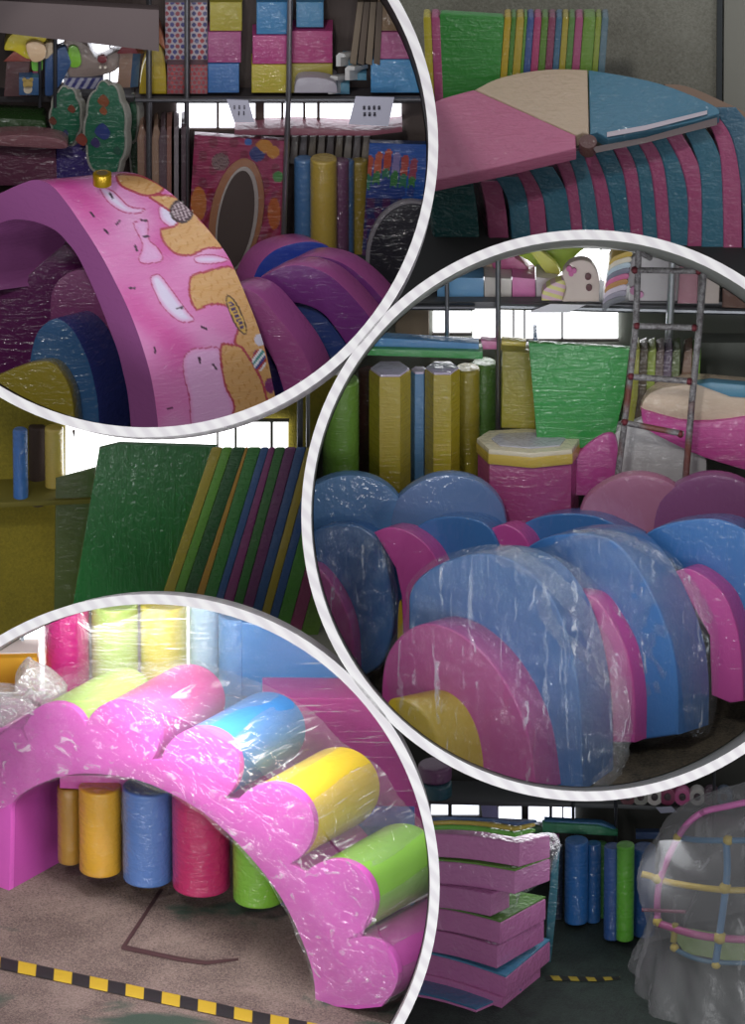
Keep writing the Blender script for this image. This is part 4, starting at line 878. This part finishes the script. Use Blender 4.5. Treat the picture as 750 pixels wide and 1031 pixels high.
# film over the front face of the arch band
bandO = sm(hp, 4); bandI = qs(*sm([(-60, 400), (18, 366), (60, 337), (112, 320), (160, 317), (230, 327), (300, 357), (360, 397), (420, 457), (470, 522), (505, 592), (525, 650), (532, 702)], 5))
bm = bmesh.new(); M = 90; K = 12; rows = []
def smp(cv, u):
    f = u*(len(cv)-1); i = min(int(f), len(cv)-2); f -= i; return (cv[i][0]+(cv[i+1][0]-cv[i][0])*f, cv[i][1]+(cv[i+1][1]-cv[i][1])*f)
for j in range(K+1):
    row = []
    for i in range(M+1):
        a = smp(bandI, i/M); b = smp(bandO, i/M); p = (a[0]+(b[0]-a[0])*j/K, a[1]+(b[1]-a[1])*j/K)
        row.append(bm.verts.new(onA(p, -.014 + .005*math.sin(i*.9+j*.7) + .004*math.sin(i*.31-j*1.1))))
    rows.append(row)
for a, b in zip(rows, rows[1:]):
    for i in range(M): bm.faces.new((a[i], b[i], b[i+1], a[i+1]))
obj('plastic_wrap', bm, ff, t, sharp=180)
# hazard tape and scuffs on the floor
n_ = (onF(215, 1010, zf5) - onF(14, 967, zf5)).normalized()
tape = stripes('#191619', '#b99a1e', 1/.062, tuple(n_*.92 + yawvec(90)*.38), .5, .7, .02, 'hazard_stripes')
tl = [(-60, 951.5), (14, 966.5), (110, 987), (260, 1019), (320, 1031)]
pl = [(x, y-.2) for x, y in tl] + [(x, y+12) for x, y in tl[::-1]]
tg(obj('hazard_tape', prism_bm([onF(x, y, zf5+.004) for x, y in pl], [onF(x, y, zf5+.001) for x, y in pl], 0), tape), 'black and yellow striped tape stuck on the brown floor', 'tape')
ml = qs((275, 508), (268, 508), (203, 606), (204, 610), (300, 630), (345, 636), (400, 628), (400, 624), (345, 629), (300, 622), (213, 603))
struct(obj('trim_12', prism_bm([onF(x, y, zf5+.003) for x, y in ml], [onF(x, y, zf5+.001) for x, y in ml], 0), plain('#43282a', .8)))

film_over(FILM_LATER[0], FILM_LATER[1], VW(q5(0, 402)[1], 1.12), film(.03, .05, (3, 3, 60), (0, .06, 0), .09, '#ffffff'), .02, .006, 5)
# ================= the hall behind the bays
BAY = None; WOFF = .66
# ---- upper right: sector disc on a row of curved slabs
Wu = VW(260, 3.75)
struct(slab('wall_top_right', [(398, -40), (800, -40), (800, 300), (398, 300)], lambda x, y: Wu(x, y), .03, dirty('#77756a', '#96958a', 2, .8, 'plaster_wall')))
struct(slab('trim_13', [(722, -40), (728, -40), (726, 300), (720, 300)], lambda x, y: Wu(x, y) - .06, .04, plain('#3c4144')))
struct(slab('wall_right', [(729, -40), (800, -40), (800, 300), (727, 300)], lambda x, y: Wu(x, y) - .05, .03, plain('#8f8e85')))
rows = [(426, 434, '#c9b81c', 'yellow'), (434, 443, '#b8487c', 'rose'), (443, 508, '#2f9c34', 'green'), (508, 515, '#c8a81c', 'golden'), (515, 520, '#4c8c2c', 'leaf green'), (520, 528, '#bfa62c', 'mustard'), (528, 531, '#5f9c2c', 'lime'), (531, 538, '#3c5a9c', 'blue'), (538, 545.5, '#b83c70', 'crimson'),
        (545.5, 552.5, '#5c8c2c', 'olive green'), (552.5, 560, '#8c3c5c', 'wine red'), (560, 566.5, '#3c6c8c', 'steel blue'), (566.5, 573, '#b0a02c', 'dull yellow'), (573, 579.5, '#588c38', 'moss green'), (579.5, 587.5, '#b04878', 'pink'), (587.5, 600, '#6c9c2c', 'bright green'), (600, 606, '#8ca02c', 'yellow green'), (606, 613, '#5c7c88', 'grey blue')]
for i, (a, b, h, nm) in enumerate(rows):
    lean = -7 if i > 1 else 4
    tg(slab('foam_mat', rr([(a, 17 if i != 2 else 13), (b, 17), (b+lean, 112), (a+lean, 112)], 3.5), VW(112, 2.72 + .002*i), .09 if i != 2 else .04, vinyl(h, 1, bump=.9, scale=(6, 6, 40)), bev=.006),
       nm + ' foam mat in the upper row' + (', broad face showing' if i == 2 else ', seen edge on'), 'foam mat', 'foam mats stood in a row at the top right')
# curved slabs below the disc
TEAL, PKS = '#2d7490', '#b5487c'
strips = [  # path points (x, y), half width, colour
    ([(452, 176), (458, 215), (462, 275)], 25, '#175c5c'),
    ([(494, 182), (500, 215), (504, 265)], 11, PKS), ([(510, 178), (524, 205), (528, 262)], 13, TEAL),
    ([(527, 172), (539, 200), (544, 262)], 9, PKS), ([(544, 168), (560, 200), (567, 258)], 14, TEAL),
    ([(567, 160), (579, 195), (586, 255)], 9, PKS), ([(580, 152), (592, 185), (600, 255)], 12, '#3a7a96'),
    ([(594, 150), (606, 190), (614, 255)], 9, PKS), ([(606, 148), (621, 185), (632, 255)], 11, TEAL),
    ([(624, 146), (637, 180), (645, 255)], 9, PKS), ([(638, 142), (653, 175), (660, 258)], 12, TEAL),
    ([(648, 140), (664, 175), (672, 262)], 9, PKS), ([(662, 136), (680, 170), (688, 268)], 12, TEAL),
    ([(676, 132), (694, 165), (702, 205), (700, 272)], 10, PKS), ([(692, 122), (708, 145), (718, 185), (718, 280)], 13, TEAL),
    ([(712, 112), (728, 135), (736, 175), (738, 285)], 10, PKS), ([(728, 108), (750, 140), (760, 200), (762, 285)], 14, '#3a6a88')]
for i, (pth, hw, h) in enumerate(strips):
    f = VW(262, 2.98 - i*.008); c = sm([(p[0], p[1]) for p in pth], 7)
    hw *= .93
    pl = [(x-hw, y) for x, y in c] + [(x+hw, y) for x, y in c[::-1]]
    nm = 'pink' if h == PKS else 'blue'
    tg(slab('curved_slab', pl, f, (-10, -3, .35), vinyl(h, 1, bump=1.1, scale=(12, 12, 30)), bev=.030, seg=4),
       ('broad dark teal curved slab at the left end of the row' if i == 0 else '%s curved foam slab in the row under the disc, %d from the left' % (nm, i)) if i == 0 else
       '%s curved foam slab under the disc, %s from the left among the %s ones' % (nm, ['first', 'second', 'third', 'fourth', 'fifth', 'sixth', 'seventh', 'eighth'][(i-1)//2], nm), 'foam slab', 'curved slabs in a row under the disc')
# disc of sectors
t = thing('sector_disc', 'big round soft disc in pink, cream and blue sectors lying on the curved slabs', 'foam disc')
fd = lambda dw: (lambda x, y: 2.36 + (180 - y)*.0025 + dw)
film_m = lambda h: vinyl(h, 1, bump=1.0, scale=(6, 6, 50), rot=(1.2, .3, 1.2), rough=.5)
def sector(name, poly, h, th=12):
    top = [P(x, y, fd(0)(x, y)) for x, y in poly]; bot = [P(x, y + th, fd(.02)(x, y) + .03) for x, y in poly]
    obj(name, prism_bm(top, bot, .008, 3), film_m(h), t)
sector('pink_sector', sm([(425, 112), (440, 101), (458, 95), (477, 90)], 3) + [(579.5, 136), (580, 149), (500, 168), (425, 184)], '#cf6490')
sector('cream_sector', sm([(478, 90), (500, 79), (530, 72), (560, 69), (591.5, 70)], 3) + [(593, 135), (586, 133), (580.5, 136)], '#cdb294')
sector('blue_sector', sm([(592.5, 70), (630, 76), (665, 84), (700, 97), (722, 108), (724, 114)], 3) + [(700, 122), (660, 130), (612, 140), (601, 133), (594, 135)], '#3a7c9c', 10)
obj('white_edge', prism_bm([P(x, y, fd(-.03)(x, y)) for x, y in ((611, 133), (650, 126), (712, 111), (712, 115), (650, 131), (611, 138))], [P(x, y, fd(.02)(x, y)) for x, y in ((611, 133), (650, 126), (712, 111), (712, 115), (650, 131), (611, 138))], .002), vinyl('#c8bcc8', .9), t)
obj('lower_lip', prism_bm([P(x, y, fd(-.01)(x, y)) for x, y in ((596, 148), (650, 138), (722, 118), (722, 126), (650, 144), (600, 154))], [P(x, y, fd(.06)(x, y)) for x, y in ((596, 148), (650, 138), (722, 118), (722, 126), (650, 144), (600, 154))], .004), vinyl('#6c5c5c', .9), t)
obj('centre_hub', prism_bm([P(x, y, fd(-.02)(x, y)) for x, y in ell(592, 142, 9, 7)], [P(x, y+10, fd(.02)(x, y)) for x, y in ell(592, 142, 9, 7)], .004), vinyl('#6c4440', .9, bump=1), t)
tg(slab('foam_disc', sm([(668, 84), (690, 86), (720, 98), (760, 120), (760, 150)], 4) + [(700, 130)], lambda x, y: 2.62 + (180-y)*.0025, (2, 8, .05), vinyl('#8c6a50', .9), bev=.01), 'brown disc edge showing behind the blue sector', 'foam disc')
struct(hslab('floor', [(395, 300), (820, 300), (820, 120), (395, 120)], P(560, 285, 2.5).z, .02, plain('#2a2a2a')))

# ---- middle left: green mats leaning in a row
W4 = VW(640, 3.05)
struct(slab('wall_left', [(-40, 380), (340, 380), (340, 700), (-40, 700)], lambda x, y: W4(x, y), .03, dirty('#6e6410', '#8a7c1c', 2, .8, 'yellow_painted_wall')))
g4 = glow('#ffffff', 3.0, 'daylight_pane_hall')
window(9, [(66, 425, 290, 504)], lambda x, y: W4(x, y) - .03, bars=[(218, 220), (236, 238.5), (272, 275)], wm='#6c6460', g=g4)
struct(slab('trim_14', [(299, 380), (305, 380), (305, 640), (299, 640)], VW(640, 2.55), .03, steel('#55585c', .5)))
struct(slab('trim_15', [(308, 380), (312, 380), (312, 640), (308, 640)], VW(640, 2.6), .03, steel('#9a9c9c', .5)))
struct(hslab('floor', [(230, 760), (340, 760), (340, 622), (230, 622)], P(300, 642, 2.45).z, .02, plain('#8c8c80', .8)))
tg(vcyl('bolster', 21, 428, 506, 8, 2.6, vinyl('#2a6cc4', 1, bump=1)), 'vivid blue bolster at the left edge under the doughnut arch', 'bolster')
tg(slab('wall_shelf', [(-30, 507), (104, 502), (104, 507), (-30, 513)], VW(510, 2.55), .4, plain('#6a611c')), 'olive painted wall shelf carrying the short bolsters', 'shelf')
tg(vcyl('bolster', 55, 426, 500, 10, 2.7, vinyl('#d8b84a', 1, bump=.8)), 'glossy yellow bolster in front of the bright window', 'bolster')
tg(vcyl('bolster', 38, 424, 508, 9, 2.8, plain('#4a3a34')), 'dark brown bolster between the blue and yellow ones', 'bolster')
tg(vcyl('bolster', 75, 424, 500, 8, 2.8, vinyl('#57424a', .8)), 'dusky purple bolster right of the yellow one', 'bolster')
tg(vcyl('bolster', 92, 430, 500, 7, 2.8, vinyl('#3c5474', .8)), 'slate blue bolster beside the dusky purple one', 'bolster')
tg(slab('foam_mat', [(56, 482), (100, 470), (82, 580), (70, 660), (54, 640)], VW(660, 2.85), .02, vinyl('#4c5e22', .5), bev=.01), 'dull olive green mat edge left of the big green mat', 'foam mat')
SL = .30
def strip4(a, b, h, lab, w, top=450):
    """leaning mat seen from its narrow edge; a and b are the edge limits at y = 603"""
    def xx(x, y): return x + (603 - y) * (.335 if x < 200 else .30 if x < 230 else .27)
    pl = [(xx(a, top), top), (xx(b, top), top), (xx(b, 640), 640), (xx(a, 640), 640)]
    return tg(slab('foam_mat', rr(pl, 2.5), VW(640, w), (0, 0, .22), vinyl(h, .9, bump=.8, scale=(8, 8, 40)), bev=.007), lab, 'foam mat', 'foam mats leaning in a row at the left')
tg(slab('foam_mat', [(100, 452), (120, 447), (218, 450), (154, 640), (68, 640)], VW(640, 2.45), .03, vinyl('#167f30', 1, bump=1.0, scale=(34, 34, 3), rot=(0, .35, 0)), bev=.006), 'largest dark green foam mat leaning at the left, broad side showing', 'foam mat')
s4 = [(162, 173, '#b8a81c', 'yellow', 0), (173, 183, '#5fae24', 'light green', 0), (183, 196, '#0f6420', 'dark green', 0), (196, 204, '#c8941c', 'orange yellow', 0), (204, 217, '#2c8c2c', 'mid green', 0), (217, 225, '#2a5c9c', 'blue', 0), (225, 236, '#8c2c74', 'magenta', 0), (236, 246, '#2f7c2c', 'second mid green', 0), (246, 257, '#74306c', 'violet', 0), (257, 267, '#2a5a98', 'second blue', 0), (267, 276, '#b09c20', 'second yellow', 0), (276, 285, '#28589c', 'third blue', 0), (285, 299, '#4a9c2c', 'bright green', 0), (299, 312, '#9c3468', 'raspberry', 0), (312, 330, '#5f8c28', 'last green', 0)]
for i, (a, b, h, nm, _) in enumerate(s4): strip4(a, b, h, nm + ' foam mat edge in the leaning row', 2.42 + .004*i)

# ---- lower right: stack of pink blocks, bolsters, dome climber
zf6 = P(560, 1015, 2.20).z
struct(hslab('floor', [(395, 1045), (830, 1045), (830, 870), (395, 870)], zf6, .03, dirty('#0e1714', '#24322b', 8, .7, 'dark_green_floor', '#1c2422')))
W6 = VW(885, 3.30)
struct(slab('wall_bottom_right', [(398, 740), (830, 740), (830, 905), (398, 905)], lambda x, y: W6(x, y), .03, plain('#33332e')))
g6 = glow('#eef2ff', 2.2, 'daylight_pane_low')
window(10, [(434, 809, 452, 821), (434, 809, 482, 822)], lambda x, y: W6(x, y) - .03, bars=[(451, 455)], wm='#33302e', g=g6)
window(11, [(502, 812, 579, 829)], lambda x, y: W6(x, y) - .03, bars=[(525, 532), (553, 556), (566, 567.5)], wm='#33302e', g=g6)
tg(slab('paper_sign', [(484, 809), (500, 810), (502, 826), (486, 826)], VW(826, 2.9), .004, plain('#8c8cb4')), 'lavender paper sheet hanging between the low windows', 'paper')
rk = thing('storage_rack', 'dark steel shelf running across above the blue bolsters', 'rack')
slab('shelf_board', [(430, 806), (625, 810), (700, 814), (740, 815), (740, 819), (620, 814), (430, 810)], VW(815, 2.86), .2, plain('#4c4e50', .5), rk, .003)
for x in (577, 620, 719): tube('upright', [(x, 770, VW(815, 2.85)(x, 770)), (x, 850, VW(815, 2.85)(x, 850))], 1.8, steel('#4a4c50'), rk)
tg(slab('paper_sign', [(660, 813), (676, 812), (682, 818), (665, 819)], VW(815, 2.82), .004, plain('#9a9cae')), 'small pale paper lying over the shelf edge, lower right', 'paper')
tg(vcyl('foam_ring', 438, 768, 784, 18, 2.8, vinyl('#7c4a78', .8)), 'mauve foam cylinder lying above a teal one on the shelf', 'foam cylinder')
tg(vcyl('foam_ring', 440, 786, 801, 16, 2.8, vinyl('#1f6070', .8)), 'teal foam cylinder under the mauve one on the shelf', 'foam cylinder')
for i, (x, h, nm) in enumerate(((632, '#6a3c44', 'maroon'), (645, '#8c8c84', 'grey'), (659, '#c4c0b8', 'white'), (672, '#8c3058', 'plum'), (687, '#c4508c', 'pink'), (702, '#b0aca8', 'pale grey'), (716, '#5c3c50', 'dark mauve'), (729, '#4a5c74', 'slate'))):
    t = thing('ring_toy', nm + ' round toy standing on the high shelf at the right', 'toy', 'round toys on the shelf at the lower right'); f = VW(812, 2.86)
    slab('tyre', ell(x, 803, 8.5, 8.5), f, .05, vinyl(h, .5), t, .006)
    slab('hub', ell(x, 803, 3.5, 3.5), lambda x, y: f(x, y) - .012, .01, vinyl('#3a2c30', .5), t, .002)
def s5(x, y): return (400 + x/4.167, 820 + y/4.167)
# the stack: level blocks, each traced by three top corners and a height
def block(FL, FR, BR, h, hexc, lab, top=None, z=None, mats=None):
    FL, FR, BR = s5(*FL), s5(*FR), s5(*BR)
    A = onF(FL[0], FL[1], z); B = onF(FR[0], FR[1], z); Cc = onF(BR[0], BR[1], z); E_ = A + Cc - B
    hh = h / 4.167 * S / math.cos(TH)
    t = thing('foam_block', lab, 'foam block', 'stacked pink foam blocks')
    N_ = 6; loop = []
    mid = []                                  # slightly bowed front, as the wedges are arc shaped
    nn = Vector((0, -1, 0))
    for i in range(N_ + 1): u = i / N_; loop.append(A + (B-A)*u - nn*(.035*math.sin(PI*u)))
    loop += [Cc, E_]
    up = Vector((0, 0, 1))
    obj('block', prism_bm(loop, [p - up*hh for p in loop], .010, 3), vinyl(hexc, 1, bump=1.1, scale=(16, 16, 22)), t)
    if top:
        c = sum(loop, Vector())/len(loop); l2 = [c + (p-c)*1.0 + up*.010 for p in loop]
        obj('top_sheet', prism_bm(l2, [p - up*.009 for p in l2], .002), vinyl(top, .9, bump=.9), t)
    return t
zt = lambda y_px, w: P(500, y_px, w).z
zfront = [(95, 'L1')]
PB = '#b8609c'
wS = 2.20                                    # depth of the stack's front corner at the floor
zz = lambda yc: P(500, 820 + yc/4.167, VW(1016, wS)(0, 820 + yc/4.167)).z
block((-60, 740), (330, 822), (520, 740), 50, PB, 'pink foam block at the very bottom of the stack, cut by the frame', '#2f6a94', zz(805))
block((-20, 648), (438, 772), (600, 640), 105, PB, 'pink foam block second from the bottom of the stack', None, zz(772))
block((-20, 560), (455, 686), (640, 532), 92, PB, 'pink foam block with a blue sheet on top, third from the bottom', '#3f83ac', zz(686))
block((0, 468), (418, 556), (615, 440), 100, '#b05c98', 'pink foam block resting on the blue sheet', None, zz(556))
block((0, 378), (432, 455), (622, 352), 98, '#b4609c', 'pink foam block with a green top, fifth from the bottom', '#4e7c2c', zz(455))
block((0, 298), (392, 338), (470, 300), 98, '#b0609c', 'narrow pink foam block set back in the middle of the stack', None, zz(338))
block((0, 195), (492, 240), (640, 185), 102, '#b868a4', 'pink foam block with a thin green top, second from the top', '#5c8c2c', zz(240))
block((0, 80), (512, 122), (640, 84), 106, '#bf6aa8', 'topmost pink foam block under the coloured mats', None, zz(122))
block((100, 50), (492, 78), (580, 56), 22, '#5cae2c', 'bright green mat on top of the pink stack', None, zz(78))
block((100, 32), (492, 55), (580, 34), 20, '#b89c24', 'golden mat above the green one on the stack', None, zz(55))
block((100, 18), (500, 34), (585, 20), 16, '#2a4c7c', 'dark blue mat on the very top of the stack', None, zz(34))
# teal board and film hanging at the side of the stack
tg(slab('teal_board', [s5(650, 200), s5(682, 140), s5(668, 400), s5(640, 660), s5(618, 660), s5(630, 400)], VW(985, 2.62), .03, vinyl('#1a5f70', .9, bump=.9), bev=.004), 'tall teal board leaning behind the right side of the stack', 'board')
wrap = thing('plastic_wrap', 'torn clear film hanging from the upper right of the pink stack', 'plastic film')
pl = [s5(*p) for p in ((500, 120), (560, 85), (662, 80), (684, 150), (650, 240), (600, 290), (540, 330), (500, 350), (492, 420), (480, 415), (478, 360), (440, 350), (395, 345), (490, 300), (508, 220))]
film_over(wrap, sm(pl, 3, True), VW(900, 2.16), film(.12, .22, (14, 14, 22), (.4, .5, .2), .15, '#d8d4e0'), .03, .02, 3)
# bolsters behind
for x, r, yt, yb, h, w, lab in ((561, 6, 846, 925, '#262f44', 2.98, 'dark navy bolster at the left end of the row'), (580, 12.5, 840, 927, '#1a62b0', 2.90, 'wide blue bolster, left one of the two beside each other'), (597, 8, 843, 927, '#1a5ca4', 2.94, 'blue bolster just left of the green sliver'),
                             (604, 7, 843, 926, '#3c7c34', 3.0, 'dark green bolster mostly hidden between blue ones'), (616, 9, 845, 944, '#244f94', 2.76, 'dark blue bolster touching the bright green one'), (629, 9.5, 843.5, 945, '#54a820', 2.72, 'bright green bolster wrapped in film'),
                             (648, 12, 846, 940, '#1c4c8c', 2.80, 'blue bolster partly behind the covered dome')):
    tg(vcyl('bolster', x, yt, yb, r, w, vinyl(h, .9, bump=.9, scale=(10, 10, 30)), bev=.006), lab, 'bolster', 'upright bolsters at the lower right')
for p, h, lab, w in (([(546, 829), (602, 832), (622, 838), (622, 842), (546, 838)], '#2a8c5c', 'sea green mat lying over the blue bolsters', 2.86), ([(548, 826), (606, 829), (620, 835), (548, 832)], '#2c6ca0', 'thin blue mat lying on the sea green one', 2.88),
                  ([(516, 831), (546, 832), (546, 842), (520, 840)], '#2c6c3c', 'dark green mat end behind the top of the stack', 3.0), ([(557, 840), (563, 840), (563, 852), (557, 852)], '#8c2c74', 'tiny purple foam block left of the blue bolster', 2.88), ([(640, 838), (664, 838), (664, 845), (640, 845)], '#3c5c94', 'blue mat lying behind the covered dome', 3.0)):
    tg(slab('foam_mat', p, VW(845, w), .04, vinyl(h, .9, bump=.9), bev=.004), lab, 'foam mat')
tp = stripes('#10120f', '#8c7a20', 1/.034, (.94, .3, 0), .5, .8, .04, 'faded_hazard_stripes')
pl = [(549, 982), (600, 984), (624, 983), (624, 986), (600, 988), (549, 987)]
tg(obj('hazard_tape', prism_bm([onF(x, y, zf6+.004) for x, y in pl], [onF(x, y, zf6+.001) for x, y in pl], 0), tp), 'short worn black and yellow tape on the dark green floor', 'tape')
# dome climber
t = thing('dome_climber', 'tube climbing dome with yellow joints, pink arcs and blue bars under clear sheeting', 'climbing dome')
ctr = onF(795, 985, zf6); 
CW = view(ctr)[2] - WOFF
def on_dome(x, y, k=1.0):          # point of the front half of a round dome at pixel x, y
    R0 = k * (795 - 655) * S; f = VW(985, CW)(x, y); dx = (x - 795) * S
    s = max(.0, 1 - ((985 - y) / 190.0) ** 2 * .8); rr_ = R0 * math.sqrt(s); g = math.sqrt(max(.02, rr_*rr_ - dx*dx)) if abs(dx) < rr_ else .02
    return (x, y, f - g * .42)
def bar(name, pts, h, r=3.2): tube(name, [on_dome(*p) for p in sm(pts, 5)], r, vinyl(h, .4, rough=.4), t, 12)
bar('pink_arc', [(760, 806), (731, 812), (707, 818), (690, 832), (678, 852), (667, 878), (662, 900), (662, 928)], '#c864a8', 3.6)
bar('pink_bar', [(664, 930), (700, 941), (732, 945), (770, 946)], '#b83c84', 4.2)
bar('blue_bar', [(682, 843), (708, 846), (770, 846)], '#3a7ca8', 3.4)
bar('blue_bar', [(731, 848), (732, 880), (726, 930), (720, 972)], '#3a78a8', 4)
bar('blue_bar', [(680, 956), (700, 965), (724, 969), (770, 970)], '#2c6888', 2.8)
bar('yellow_bar', [(646, 880), (655, 882), (664, 886), (695, 892), (730, 896), (770, 896)], '#c8a81c', 3.6)
bar('yellow_bar', [(680, 930), (678, 948)], '#a8982c', 3.6)
bar('pink_bar', [(646, 916), (690, 918)], '#7c3450', 2)
for x, y, r in ((682, 843, 5), (662, 885, 5.5), (662, 928, 5.5), (679, 954, 5), (730, 894, 7), (725, 944, 7.5), (721, 971, 5.5), (733, 846, 6)):
    q = on_dome(x, y); obj('joint', ball_bm(P(q[0], q[1], q[2]), r*S), vinyl('#cdb02a', .4), t)
ht = obj('hanging_panel', prism_bm(lp([(668, 930), (760, 946), (760, 972), (690, 960)], lambda x, y: CW + .1), lp([(668, 930), (760, 946), (760, 972), (690, 960)], lambda x, y: CW + .12), .003), vinyl('#6c8c2c', .5), t)
prof = sm([(800, 6), (815, 80), (825, 101), (840, 134), (857, 143), (878, 159), (899, 157), (927, 148), (950, 155), (970, 163), (990, 166), (1004, 150)], 5)
# width of the sheet's half outline at each height (px from x = 795)
bm = bmesh.new(); rows = []; M = 120
for j, (y, r) in enumerate(prof):
    row = []
    for i in range(M):
        a = 2*PI*i/M; u = max(0, (y-860)/140); k = 1 + .035*u*math.sin(a*17 + j*.1) + .02*math.sin(a*7 + j*.25)*u + .008*math.sin(a*31+j)
        zc = P(795, y, VW(985, CW)(795, y))
        row.append(bm.verts.new(zc + Vector((-r*S*k*math.cos(a), r*S*k*math.sin(a)*.95, 0))))
    rows.append(row)
for a, b in zip(rows, rows[1:]):
    for i in range(M): bm.faces.new((a[i], b[i], b[(i+1) % M], a[(i+1) % M]))
bm.faces.new(rows[0])
tg(obj('plastic_sheet', bm, film(.26, .05, (9, 9, 1.0), (0, 0, .2), .3, '#a9a9ac', .25), sharp=180), 'clear plastic sheet draped in folds over the climbing dome', 'plastic sheet')
# ================= light and camera
def lamp(kind, name, loc, energy, color=(1, 1, 1), size=1, size_y=None, look=None, angle=None):
    l = bpy.data.lights.new(name, kind); l.energy = energy; l.color = color
    if kind == 'AREA':
        l.size = size
        if size_y: l.shape = 'RECTANGLE'; l.size_y = size_y
    if kind == 'SUN' and angle: l.angle = angle
    o = bpy.data.objects.new(name, l); C.objects.link(o); o.location = loc
    if look is not None: o.rotation_euler = (look - loc).to_track_quat('-Z', 'Y').to_euler()
    return o
wd = bpy.data.worlds.new('hall_daylight'); bpy.context.scene.world = wd; wd.use_nodes = True
nt = wd.node_tree; nt.nodes.clear(); out = nt.nodes.new('ShaderNodeOutputWorld'); bg = nt.nodes.new('ShaderNodeBackground')
tc = nt.nodes.new('ShaderNodeTexCoord'); sx = nt.nodes.new('ShaderNodeSeparateXYZ'); cr = nt.nodes.new('ShaderNodeValToRGB')
nt.links.new(tc.outputs['Generated'], sx.inputs[0]); nt.links.new(sx.outputs['Z'], cr.inputs[0])
cr.color_ramp.elements[0].position = 0; cr.color_ramp.elements[0].color = (.45, .44, .44, 1)
cr.color_ramp.elements[1].position = .8; cr.color_ramp.elements[1].color = (1, 1.03, 1.1, 1)
nt.links.new(cr.outputs[0], bg.inputs[0]); bg.inputs[1].default_value = .34; nt.links.new(bg.outputs[0], out.inputs[0])
# unseen area lights added for wrap glints, high in front of the display
for i, x in enumerate((-4.5, -1.5, 1.5, 4.5)):
    lamp('AREA', 'added_high_light', Vector((x, -7.5, 9.5)), 40, (1, .98, .95), .35, 5, Vector((x*.4, 0, 3)))
lamp('SUN', 'sun', Vector((-4, -20, 20)), 0.55, (1, .98, .95), look=Vector((0, 0, 3.2)), angle=math.radians(4))
# narrow lights added facing the display so the film wraps catch glints
for i, x in enumerate((-8, -5.6, -3.4, -1.3, .8, 2.9, 5.2, 7.6)):
    lamp('AREA', 'added_glint_strip', Vector((x, -8.5, 2.2 + .5*(i % 2))), 62, (.96, .98, 1), .16, 3.0, Vector((x*.3, 0, 2.6)))
# unseen fill lights added inside the bays to brighten them
WOFF = 0
lamp('AREA', 'added_bay_fill', P(150, 650, .30), 26, (1, .97, .98), 1.2, .25, P(180, 860, .9))
lamp('AREA', 'added_bay_fill', P(90, 625, 1.2), 4.5, (1, 1, 1), .8, .2, P(150, 700, 1.9))
lamp('AREA', 'added_hall_fill', P(590, 830, 2.75), 2.5, (.95, .97, 1), .8, .3, P(560, 1000, 2.6))  # fill added to brighten the lower right of the hall
lamp('AREA', 'added_bay_fill', P(330, 40, .15), 1.2, (1, .97, 1), .8, .2, P(220, 300, .5))
lamp('AREA', 'added_bay_fill', P(600, 300, .3), 4, (.96, .98, 1), 1.2, .2, P(560, 640, .7))
cam = bpy.data.cameras.new('camera'); co = bpy.data.objects.new('camera', cam); C.objects.link(co)
co.matrix_world = Matrix.Translation(CAM) @ Matrix((RT, UP, -FW)).transposed().to_4x4()
cam.sensor_fit = 'VERTICAL'; cam.sensor_height = 36; cam.lens = 36 * D / (1031 * S); cam.clip_end = 200; cam.clip_start = 1
sc = bpy.context.scene; sc.camera = co
sc.view_settings.view_transform = 'Standard'; sc.view_settings.look = 'None'; sc.view_settings.gamma = 1; sc.view_settings.use_curve_mapping = False
sc.view_settings.exposure = 0.1
sc.cycles.transparent_max_bounces = 16
finish()
